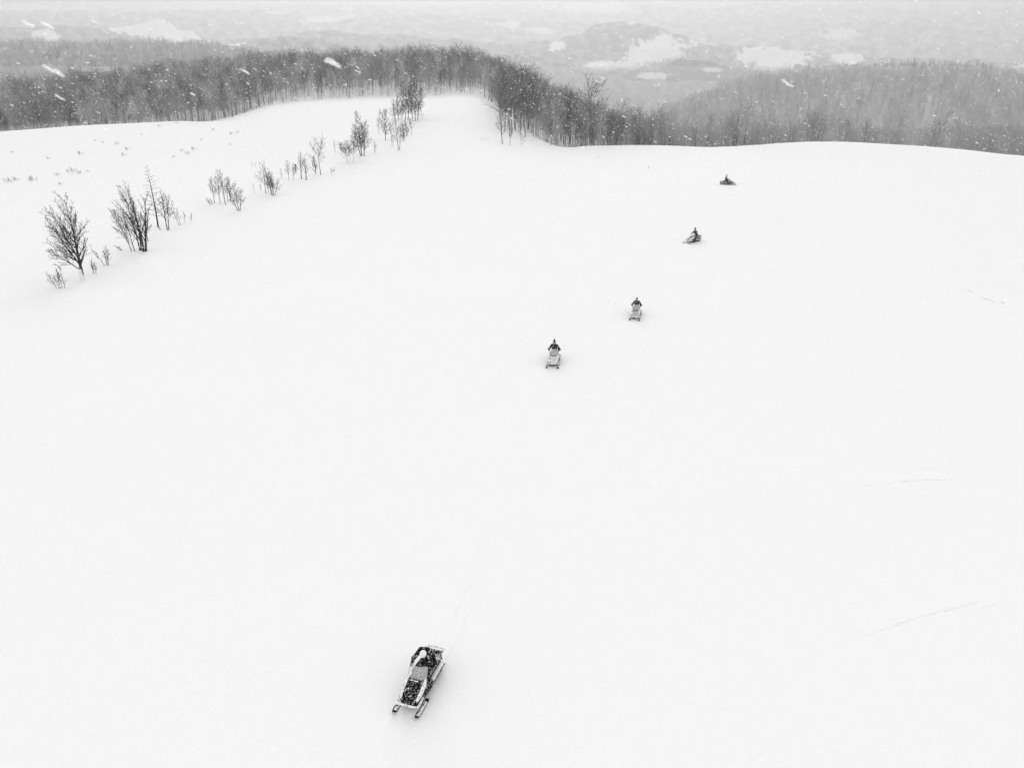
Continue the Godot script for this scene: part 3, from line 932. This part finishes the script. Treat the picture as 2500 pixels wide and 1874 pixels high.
	# the drive track: a belt with lugs
	g = Geo.new()
	var belt := []
	for k in 40:
		var a := TAU * k / 40
		var y := 0.15 + 0.15 * sin(a)
		var z := (0.52 + 0.9 * signf(cos(a)) * pow(absf(cos(a)), 0.35)) + (0.1 if sin(a) > 0 else 0.0)
		belt.append([y, z])
	var left := []
	var right := []
	for b in belt:
		left.append(Vector3(-0.2, b[0], b[1]))
		right.append(Vector3(0.2, b[0], b[1]))
	g.loft([left, right])
	var track := piece("track", g, M.rubber, o)
	for k in 40:
		if belt[k][1] > 1.1 or belt[k][1] < -0.2:
			g = Geo.new()
			var q: Array = belt[(k + 1) % 40]
			g.box(Vector3(0, (belt[k][0] + q[0]) / 2, (belt[k][1] + q[1]) / 2), Vector3(0.39, 0.035, 0.035), Basis(Vector3.RIGHT, k * 0.5))
			piece("lug", g, M.rubber, track)
	# rear rack, tow bar and snow flap
	g = Geo.new()
	for s in [-1, 1]:
		pipe(g, [[s * 0.22, 0.56, 1.02], [s * 0.3, 0.66, 1.12], [s * 0.31, 0.68, 1.38], [s * 0.31, 0.76, 1.54]], 0.016, 6)
		pipe(g, [[s * 0.31, 0.68, 1.32], [s * 0.28, 0.45, 1.38]], 0.014, 6)
	for z in [1.18, 1.28]:
		pipe(g, [[-0.3, 0.665, z], [0.3, 0.665, z]], 0.012, 6)
	var rack := piece("rear_rack", g, M.dark_metal, o)
	g = Geo.new()
	g.box(Vector3(0, 0.685, 1.41), Vector3(0.56, 0.05, 0.18), Basis(Vector3.RIGHT, -0.25), 0.015)
	piece("rack_plate", g, M.dark_plastic, rack)
	g = Geo.new()
	pipe(g, [[-0.33, 0.74, 1.48], [-0.33, 0.78, 1.57], [0.33, 0.78, 1.57], [0.33, 0.74, 1.48]], 0.036, 8)
	piece("grab_bar", g, M.white_panel, rack)
	g = Geo.new()
	g.box(Vector3(0, 0.34, 1.58), Vector3(0.44, 0.36, 0.012), Basis(Vector3.RIGHT, -0.18))
	piece("snow_flap", g, M.rubber, o)
	# skis with loops, each on a spindle and two arms
	for s in [-1, 1]:
		g = Geo.new()
		var plank := []
		for q in [[-1.63, 0.2, 0.03], [-1.58, 0.13, 0.06], [-1.5, 0.07, 0.08], [-1.38, 0.03, 0.088], [-1.2, 0.012, 0.09], [-0.7, 0.01, 0.088], [-0.45, 0.016, 0.07]]:
			var x: float = s * 0.47
			plank.append([Vector3(x - q[2], q[1], q[0]), Vector3(x - q[2], q[1] + 0.03, q[0]), Vector3(x - q[2] * 0.5, q[1] + 0.015, q[0]), Vector3(x + q[2] * 0.5, q[1] + 0.015, q[0]), Vector3(x + q[2], q[1] + 0.03, q[0]), Vector3(x + q[2], q[1], q[0]), Vector3(x, q[1] - 0.03, q[0])])
		g.loft(plank)
		var ski := piece("ski", g, M.rubber, o)
		g = Geo.new()
		pipe(g, [[s * 0.47, 0.2, -1.62], [s * 0.47, 0.28, -1.52], [s * 0.47, 0.25, -1.38], [s * 0.47, 0.1, -1.2], [s * 0.47, 0.04, -1.12]], 0.016, 6)
		piece("ski_loop", g, M.rubber, ski)
		g = Geo.new()
		var rows2 := []
		for j in 9:
			var ring := []
			for k in 8:
				var a := TAU * k / 8
				ring.append(Vector3(s * 0.47 + cos(a) * 0.068, 0.04 + (sin(a) * 0.03 + 0.012 * rng.randf() if sin(a) > 0.1 else 0.0) + maxf(0, -1.3 - (-1.45 + j * 0.1)) * 0.25, -1.45 + j * 0.1))
			rows2.append(ring)
		g.loft(rows2)
		piece("snow_cover", g, M.crust, ski)
		g = Geo.new()
		g.tube(line([[s * 0.47, 0.03, -0.86], [s * 0.46, 0.2, -0.84], [s * 0.43, 0.44, -0.76]]), PackedFloat32Array([0.035, 0.03, 0.03]), 8, true)
		g.tube(line([[s * 0.45, 0.2, -0.84], [s * 0.2, 0.3, -1.0]]), PackedFloat32Array([0.018, 0.018]), 6)
		g.tube(line([[s * 0.45, 0.22, -0.82], [s * 0.2, 0.3, -0.6]]), PackedFloat32Array([0.018, 0.018]), 6)
		piece("ski_strut", g, M.dark_metal, o)
	return o

# ---------------------------------------------------------------- riders: one distance field per body, meshed as surface nets
class Field:
	var lo: Vector3
	var cell: float
	var nx: int
	var ny: int
	var nz: int
	var f := PackedFloat32Array()

	func _init(a: Vector3, b: Vector3, c: float) -> void:
		lo = a
		cell = c
		nx = int((b.x - a.x) / c) + 2
		ny = int((b.y - a.y) / c) + 2
		nz = int((b.z - a.z) / c) + 2
		f.resize(nx * ny * nz)
		f.fill(1.0)

	func bone(p: Vector3, q: Vector3, rp: float, rq: float, blend: float, squash := Vector3.ONE) -> void:
		var r := maxf(rp, rq) * maxf(squash.x, maxf(squash.y, squash.z)) + blend + cell * 2.0
		var a := ((Vector3(minf(p.x, q.x), minf(p.y, q.y), minf(p.z, q.z)) - Vector3.ONE * r) - lo) / cell
		var b := ((Vector3(maxf(p.x, q.x), maxf(p.y, q.y), maxf(p.z, q.z)) + Vector3.ONE * r) - lo) / cell
		var ax := (q - p) / squash
		var l2 := maxf(ax.length_squared(), 1e-9)
		for z in range(maxi(0, int(a.z)), mini(nz, int(b.z) + 1)):
			for y in range(maxi(0, int(a.y)), mini(ny, int(b.y) + 1)):
				for x in range(maxi(0, int(a.x)), mini(nx, int(b.x) + 1)):
					var w := (lo + Vector3(x, y, z) * cell - p) / squash
					var h := clampf(w.dot(ax) / l2, 0.0, 1.0)
					var d := (w - ax * h).length() - lerpf(rp, rq, h)
					var i := (z * ny + y) * nx + x
					var e := f[i]
					var k := maxf(blend - absf(d - e), 0.0) / blend
					f[i] = minf(d, e) - k * k * blend * 0.25

	func net(g: Geo) -> void:
		var at := PackedInt32Array()
		at.resize(f.size())
		at.fill(-1)
		var base := g.v.size()
		for z in nz - 1:
			for y in ny - 1:
				for x in nx - 1:
					var i := (z * ny + y) * nx + x
					var inside := 0
					for k in 8:
						if f[i + (k & 1) + ((k >> 1) & 1) * nx + (k >> 2) * nx * ny] < 0.0: inside += 1
					if inside == 0 or inside == 8: continue
					var sum := Vector3.ZERO
					var many := 0
					for e in [[0, 1], [2, 3], [4, 5], [6, 7], [0, 2], [1, 3], [4, 6], [5, 7], [0, 4], [1, 5], [2, 6], [3, 7]]:
						var k0: int = e[0]
						var k1: int = e[1]
						var f0 := f[i + (k0 & 1) + ((k0 >> 1) & 1) * nx + (k0 >> 2) * nx * ny]
						var f1 := f[i + (k1 & 1) + ((k1 >> 1) & 1) * nx + (k1 >> 2) * nx * ny]
						if (f0 < 0.0) != (f1 < 0.0):
							sum += Vector3(k0 & 1, (k0 >> 1) & 1, k0 >> 2).lerp(Vector3(k1 & 1, (k1 >> 1) & 1, k1 >> 2), f0 / (f0 - f1))
							many += 1
					at[i] = g.v.size()
					g.v.append(lo + (Vector3(x, y, z) + sum / many) * cell)
					var gx := f[i + 1] - f[i]
					var gy := f[i + nx] - f[i]
					var gz := f[i + nx * ny] - f[i]
					g.n.append(Vector3(gx, gy, gz).normalized())
		var step := [1, nx, nx * ny]
		for z in range(1, nz - 1):
			for y in range(1, ny - 1):
				for x in range(1, nx - 1):
					var i := (z * ny + y) * nx + x
					for k in 3:
						var j: int = i + step[k]
						if (f[i] < 0.0) == (f[j] < 0.0): continue
						var u: int = step[(k + 1) % 3]
						var w: int = step[(k + 2) % 3]
						var q := [at[i - u - w], at[i - w], at[i], at[i - u]]
						if q.has(-1): continue
						if f[i] < 0.0: g.ix.append_array([q[0], q[2], q[1], q[0], q[3], q[2]])
						else: g.ix.append_array([q[0], q[1], q[2], q[0], q[2], q[3]])

func rider(label: String, hat: String, lean: float, bow := 0.0) -> Node3D:
	var o := thing("person", label, "person", Vector3.ZERO, 0.0, "riders on the snowmobiles")
	var hips := Vector3(0, 0.92, 0.5 + 0.29 * bow)
	var turn := Basis(Vector3.RIGHT, -lean)       # the trunk tips forward about the hips
	var up := func(y: float, z: float, x := 0.0) -> Vector3: return hips + turn * Vector3(x, y, z)
	var head: Vector3 = up.call(0.8 - 0.13 * bow, -0.05 - 0.2 * bow)
	var suit := Geo.new()
	var b := Field.new(Vector3(-0.64, 0.2, -0.45), Vector3(0.64, 1.8, 0.95), 0.02)
	b.bone(up.call(-0.02, 0.02), up.call(0.2, 0.0), 0.175, 0.165, 0.06, Vector3(1.18, 1, 1))
	b.bone(up.call(0.2, 0.0), up.call(0.47, -0.02), 0.165, 0.17, 0.06, Vector3(1.32, 1, 1))
	b.bone(up.call(0.52, -0.02, -0.2), up.call(0.52, -0.02, 0.2), 0.11, 0.11, 0.07)
	b.bone(up.call(0.5, -0.02), up.call(0.7 - 0.1 * bow, -0.03 - 0.14 * bow), 0.08, 0.07, 0.05)
	var gloves := Geo.new()
	for s in [-1.0, 1.0]:
		var shoulder: Vector3 = up.call(0.5, -0.02, s * 0.235)
		var wrist := Vector3(s * 0.4, 1.075, 0.055)
		var elbow: Vector3 = (shoulder + wrist) / 2 + Vector3(s * 0.14, -0.13, 0.04)
		b.bone(shoulder, elbow, 0.1, 0.085, 0.05)
		b.bone(elbow, wrist, 0.08, 0.055, 0.04)
		var hip := hips + Vector3(s * 0.12, -0.01, 0.0)
		var knee := Vector3(s * 0.29, 0.8, 0.0)
		var ankle := Vector3(s * 0.35, 0.4, 0.1)
		b.bone(hip, knee, 0.125, 0.095, 0.05)
		b.bone(knee, ankle, 0.085, 0.065, 0.04)
		b.bone(ankle, ankle + Vector3(0, -0.05, 0.02), 0.065, 0.06, 0.03)
		b.bone(ankle + Vector3(0, -0.05, 0.03), ankle + Vector3(0, -0.06, -0.2), 0.055, 0.045, 0.03)
		# the hand: a palm, four fingers bent round the grip, a thumb below it
		var h := Field.new(Vector3(minf(s * 0.28, s * 0.5), 0.95, -0.1), Vector3(maxf(s * 0.28, s * 0.5), 1.16, 0.12), 0.007)
		h.bone(wrist, Vector3(s * 0.39, 1.08, 0.0), 0.036, 0.034, 0.02)
		h.bone(Vector3(s * 0.355, 1.078, -0.035), Vector3(s * 0.425, 1.068, -0.01), 0.021, 0.02, 0.02)
		var grow := [0.85, 1.0, 0.96, 0.78]
		for k in 4:
			var x: float = s * (0.352 + 0.025 * k)
			var zz := -0.037 + 0.0095 * k
			var yy := 1.082 - 0.004 * k
			var l: float = grow[k]
			var p0 := Vector3(x, yy, zz)
			var p1 := p0 + Vector3(0, -0.012, -0.034) * l
			var p2 := p1 + Vector3(0, -0.032, -0.002) * l
			var p3 := p2 + Vector3(0, -0.014, 0.026) * l
			h.bone(p0, p1, 0.0115, 0.011, 0.006)
			h.bone(p1, p2, 0.011, 0.0105, 0.006)
			h.bone(p2, p3, 0.0105, 0.009, 0.006)
		h.bone(Vector3(s * 0.36, 1.07, 0.0), Vector3(s * 0.325, 1.04, -0.015), 0.014, 0.012, 0.008)
		h.bone(Vector3(s * 0.325, 1.04, -0.015), Vector3(s * 0.325, 1.02, -0.05), 0.012, 0.01, 0.006)
		h.net(gloves)
	b.net(suit)
	var skin := Geo.new()
	var hb := turn * Basis(Vector3.RIGHT, lean * 0.55 - 0.1 - 0.7 * bow)
	var face := Field.new(head - Vector3(0.13, 0.2, 0.17), head + Vector3(0.13, 0.16, 0.16), 0.009)
	var at := func(x: float, y: float, z: float) -> Vector3: return head + hb * Vector3(x, y, z)
	face.bone(at.call(0, 0.03, 0.015), at.call(0, 0.035, -0.01), 0.092, 0.088, 0.03, Vector3(0.86, 1.08, 1))
	face.bone(at.call(0, -0.05, -0.03), at.call(0, -0.08, -0.06), 0.058, 0.04, 0.03)
	face.bone(at.call(0, 0.01, -0.098), at.call(0, -0.028, -0.118), 0.012, 0.015, 0.01)
	face.bone(at.call(-0.02, -0.058, -0.098), at.call(0.02, -0.058, -0.098), 0.008, 0.008, 0.006)
	for s in [-1.0, 1.0]:
		face.bone(at.call(s * 0.032, 0.012, -0.082), at.call(s * 0.034, 0.012, -0.084), 0.013, 0.013, 0.006)
		face.bone(at.call(s * 0.082, 0.02, 0.0), at.call(s * 0.084, -0.02, 0.0), 0.014, 0.01, 0.008)
	face.bone(at.call(0, -0.06, 0.02), at.call(0, -0.16, 0.03), 0.055, 0.06, 0.03)
	face.net(skin)
	var m := suit.mesh(M.suit)
	gloves.mesh(M.glove, m)
	skin.mesh(M.skin, m)
	part("body", m, o)
	# head wear
	var g := Geo.new()
	var rows := []
	for j in 9:
		var a := -0.35 + (PI / 2 + 0.35) * j / 8.0
		var ring := []
		for k in 18:
			var w := TAU * k / 18
			var r := 0.15 * cos(a)
			var open := 0.028 if j < 2 and sin(w) < -0.5 else 0.0
			ring.append(at.call(cos(w) * r * 0.9, 0.03 + open + sin(a) * 0.155, sin(w) * r + 0.008))
		rows.append(ring)
	g.loft(rows, true, true)
	var helmet := piece("helmet", g, M.crust if hat == "white" else M.helmet, o)
	g = Geo.new()
	if hat == "white":      # a hood rim of snow-caked fur and a dark gap for the eyes
		g.box(at.call(0.0, 0.045, -0.128), Vector3(0.13, 0.05, 0.03), hb, 0.012)
		piece("goggles", g, M.rubber, o)
	else:
		g.box(at.call(0.0, 0.015, -0.118), Vector3(0.15, 0.07, 0.05), hb, 0.018)
		var gg := piece("goggles", g, M.lens, o)
		g = Geo.new()
		g.box(at.call(0.0, 0.095, -0.165), Vector3(0.17, 0.012, 0.1), hb * Basis(Vector3.RIGHT, 0.25), 0.004)
		piece("peak", g, M.helmet, helmet)
	if hat == "pointed":
		g = Geo.new()
		g.tube(PackedVector3Array([at.call(0, 0.13, 0.02), at.call(0, 0.24, 0.03), at.call(0, 0.36, 0.01)]), PackedFloat32Array([0.1, 0.07, 0.03]), 10, true)
		piece("hood_tip", g, M.suit, helmet)
	# jacket details
	g = Geo.new()
	rows = []
	for j in 4:
		var ring := []
		for k in 16:
			var w := TAU * k / 16
			var r: float = [0.125, 0.135, 0.13, 0.11][j]
			ring.append(up.call(0.53 + j * 0.028, sin(w) * r - 0.03, cos(w) * r))
		rows.append(ring)
	g.loft(rows, true, false)
	piece("collar", g, M.suit, o)
	if hat == "white":
		g = Geo.new()
		g.box(up.call(0.27, -0.165, 0.03), Vector3(0.15, 0.035, 0.02), turn, 0.008)
		piece("chest_stripe", g, M.crust, o)
		g = Geo.new()
		var sh: Vector3 = up.call(0.52, -0.08, -0.12)
		g.tube(PackedVector3Array([sh + Vector3(0, 0.03, -0.03), up.call(0.36, -0.18, -0.13), up.call(0.18, -0.175, -0.12)]), PackedFloat32Array([0.03, 0.026, 0.02]), 8, true)
		piece("shoulder_strap", g, M.crust, o)
	return o

func ride(label: String, who: String, hat: String, u: float, v: float, tail_u: float, tail_v: float, hood: Material, lean: float, stretch := 0.0) -> void:
	var nose := spot(u, v)
	var tail := spot(tail_u, tail_v)
	var back := tail - nose
	if stretch != 0.0: back = back.rotated(Vector3.UP, stretch)
	var yaw := atan2(back.x, back.z)
	var turn := Basis(Vector3.UP, yaw)
	var at := nose + turn * Vector3(0, 0, 1.55)
	var a := on_ground((at + turn * Vector3(0, 0, -1)).x, (at + turn * Vector3(0, 0, -1)).z)
	var b := on_ground((at + turn * Vector3(0, 0, 1)).x, (at + turn * Vector3(0, 0, 1)).z)
	var pitch := atan2(a.y - b.y, 2.0)
	at.y = (a.y + b.y) / 2 - 0.035
	var full := Transform3D(turn * Basis(Vector3.RIGHT, pitch), at)
	var s: Node3D
	if sled == null:
		sled = snowmobile(label, hood)
		s = sled
	else:
		s = sled.duplicate()
		s.name = numbered("snowmobile")
		add_child(s)
		s.set_meta("label", label)
		for p in s.get_children():
			if p.name == &"hood":
				p.material_override = hood
				for q in p.get_children(): q.material_override = hood
	s.transform = full
	var r := rider(who, hat, lean, 1.0 if hat == "white" else 0.0)
	r.transform = full

var sled: Node3D

func flecked(base: float, share: float, seed_: int, frequency := 0.022, scale := 1.0) -> StandardMaterial3D:   # dark stuff with snow stuck to it in flecks
	var n := FastNoiseLite.new()
	n.seed = seed_
	n.noise_type = FastNoiseLite.TYPE_SIMPLEX
	n.frequency = frequency
	n.fractal_octaves = 3
	var ramp := Gradient.new()
	var d := Color(base, base, base).linear_to_srgb()
	ramp.set_color(0, d)
	ramp.set_color(1, Color(0.92, 0.92, 0.92))
	ramp.set_offset(0, 1.0 - share - 0.03)
	ramp.set_offset(1, 1.0 - share + 0.03)
	var t := NoiseTexture2D.new()
	t.width = 512
	t.height = 512
	t.seamless = true
	t.noise = n
	t.color_ramp = ramp
	var m := StandardMaterial3D.new()
	m.albedo_texture = t
	m.uv1_triplanar = true
	m.uv1_scale = Vector3.ONE * scale
	m.roughness = 0.85
	m.metallic_specular = 0.15
	return m

func materials() -> void:
	M.snow = paint(0.75, 0.95)
	var n := FastNoiseLite.new()
	n.frequency = 0.02
	n.fractal_octaves = 5
	var t := NoiseTexture2D.new()
	t.width = 1024
	t.height = 1024
	t.seamless = true
	t.as_normal_map = true
	t.bump_strength = 3.0
	t.noise = n
	M.snow.normal_enabled = true
	M.snow.normal_texture = t
	M.snow.normal_scale = 0.2
	M.snow.uv1_triplanar = true
	M.snow.uv1_world_triplanar = true
	M.snow.uv1_scale = Vector3.ONE * 0.11
	M.snow.metallic_specular = 0.2
	M.flake = paint(0.97, 0.95)
	M.crust = flecked(0.4, 0.68, 8, 0.03, 1.0)
	M.bark = paint(0.025)
	M.twig = paint(0.03)
	M.wood = paint(0.2)
	M.pale = paint(0.13)
	M.frost = paint(0.48)
	M.hill = paint(1.0)
	M.hill.vertex_color_use_as_albedo = true
	M.dark_plastic = flecked(0.008, 0.24, 21, 0.016)
	M.white_panel = flecked(0.1, 0.68, 24, 0.02)
	M.grey_plastic = paint(0.12, 0.5)
	M.dark_metal = flecked(0.04, 0.36, 22)
	M.rubber = paint(0.015, 0.7)
	M.seat = flecked(0.015, 0.3, 23)
	M.suit = flecked(0.006, 0.23, 25, 0.011)
	M.glove = paint(0.03)
	M.skin = paint(0.4, 0.6)
	M.helmet = flecked(0.012, 0.34, 26)
	M.lens = paint(0.3, 0.15)
	M.lamp = paint(0.7, 0.2)
	M.rime_haze = paint(0.36)
	M.rime_haze_pale = paint(0.55)  # frost tones, raised to carry the haze over distant trees
	M.rime_haze_white = paint(0.7)
	M.flake.backlight_enabled = true
	M.flake.backlight = Color(0.9, 0.9, 0.9)
	M.streak_flake = M.flake.duplicate()
	M.streak_flake.transparency = BaseMaterial3D.TRANSPARENCY_ALPHA
	M.streak_flake.albedo_color.a = 0.3  # thinned to match a blurred streak of motion
	M.glass = StandardMaterial3D.new()
	M.glass.transparency = BaseMaterial3D.TRANSPARENCY_ALPHA
	M.glass.albedo_color = Color(0.9, 0.9, 0.9, 0.4)
	M.glass.roughness = 0.4
	M.hood_black = flecked(0.006, 0.25, 30, 0.013)
	M.hood_white = flecked(0.01, 0.64, 31, 0.014)
	M.hood_mixed = flecked(0.01, 0.5, 32, 0.02)

func _ready() -> void:
	var cam := Camera3D.new()
	cam.name = "camera"
	cam.position = EYE
	cam.rotation_degrees = Vector3(-PITCH, 0, 0)
	cam.fov = 2.0 * rad_to_deg(atan(937.0 / LENS))
	cam.near = 0.2
	cam.far = 12000.0
	add_child(cam)
	cam.current = true
	var lens := CameraAttributesPhysical.new()
	lens.frustum_focal_length = 12.0 / (937.0 / LENS)
	lens.frustum_focus_distance = 120.0
	lens.frustum_near = 0.2
	lens.frustum_far = 12000.0
	lens.exposure_aperture = 4.0
	cam.attributes = lens
	var env := Environment.new()
	env.background_mode = Environment.BG_SKY
	var sky := ProceduralSkyMaterial.new()
	sky.sky_top_color = Color(0.84, 0.84, 0.84)
	sky.sky_horizon_color = Color(0.99, 0.99, 0.99)
	sky.sky_curve = 0.6
	sky.ground_bottom_color = Color(0.9, 0.9, 0.9)
	sky.ground_horizon_color = Color(0.97, 0.97, 0.97)
	env.sky = Sky.new()
	env.sky.sky_material = sky
	env.tonemap_mode = Environment.TONE_MAPPER_LINEAR
	env.tonemap_exposure = 1.5
	env.sdfgi_enabled = true
	env.ssao_enabled = true
	env.ssil_enabled = true
	env.volumetric_fog_enabled = true
	env.volumetric_fog_density = 0.00037
	env.volumetric_fog_albedo = Color(1, 1, 1)
	env.volumetric_fog_anisotropy = 0.45
	var world := WorldEnvironment.new()
	world.name = "air"
	world.environment = env
	add_child(world)
	var sun := DirectionalLight3D.new()
	sun.name = "veiled_sun"
	sun.light_energy = 0.5
	sun.light_angular_distance = 40.0
	sun.light_color = Color(1, 1, 1)
	sun.shadow_enabled = true
	sun.rotation_degrees = Vector3(-20, 183, 0)     # high behind the ridge, a little to the left
	add_child(sun)

	terrain_noise.seed = 4
	terrain_noise.frequency = 0.012
	terrain_noise.fractal_octaves = 3
	fine_noise.seed = 6
	fine_noise.frequency = 0.09
	materials()
	snowfield()
	far_hills()
	drift([[2005, 1202], [2120, 1185], [2260, 1170], [2340, 1171], [2440, 1171]], 0.16)
	drift([[2110, 1552], [2170, 1528], [2240, 1506], [2345, 1479], [2400, 1466], [2500, 1461]], 0.14)
	drift([[2375, 1484], [2440, 1474], [2520, 1473]], 0.1)
	drift([[2290, 857], [2400, 868], [2500, 874]], 0.16)
	drift([[2330, 690], [2420, 735], [2500, 752]], 0.16)
	drift([[2380, 752], [2500, 766]], 0.14)
	woods()
	hedgerow()
	tufts()
	var group := "snowmobile"
	ride("black-hooded snowmobile with white side strips, nearest of the five, alone at the bottom", "person in dark suit with snow-white hood, bent over the nearest snowmobile", "white", 988.5, 1747, 1073, 1604, M.hood_black, 0.38)
	ride("snow-covered pale-hooded snowmobile, second nearest, just left of the round-helmeted rider's", "person in a tall peaked hood on the second nearest snowmobile", "pointed", 1348, 899, 1358, 860, M.hood_white, 0.25)
	ride("black and white speckled snowmobile in the middle of the string, third nearest", "person in a round black helmet on the third nearest snowmobile", "round", 1549, 783, 1558, 752, M.hood_mixed, 0.25)
	ride("snowmobile turned to the lower left, second farthest of the string", "person with arms wide on the snowmobile turned to the lower left", "pointed", 1676, 594.5, 1712, 585, M.hood_mixed, 0.15)
	ride("farthest snowmobile, seen side-on with its nose to the right", "person sitting upright on the farthest snowmobile, seen from the side", "pointed", 1797, 451, 1755, 449.6, M.hood_black, 0.1)
	track(988.5, 1747, 1073, 1604, 14.0, 0.25)
	track(1348, 899, 1358, 860, 16.0, -0.2)
	track(1549, 783, 1558, 752, 16.0, -0.3)
	track(1676, 594.5, 1712, 585, 16.0, 0.5)
	track(1797, 451, 1755, 449.6, 14.0, -0.1)
	snowfall()
	var bank := FogVolume.new()
	bank.name = "snow_haze"
	bank.shape = RenderingServer.FOG_VOLUME_SHAPE_BOX
	bank.size = Vector3(2400, 100, 330)
	bank.position = Vector3(0, -24, -775)
	var drift_air := FogMaterial.new()
	drift_air.density = 0.0017
	drift_air.albedo = Color(1, 1, 1)
	bank.material = drift_air
	bank.set_meta("kind", "stuff")
	bank.set_meta("label", "bank of blowing snow lying in the valley before the far hills")
	bank.set_meta("category", "haze")
	add_child(bank)
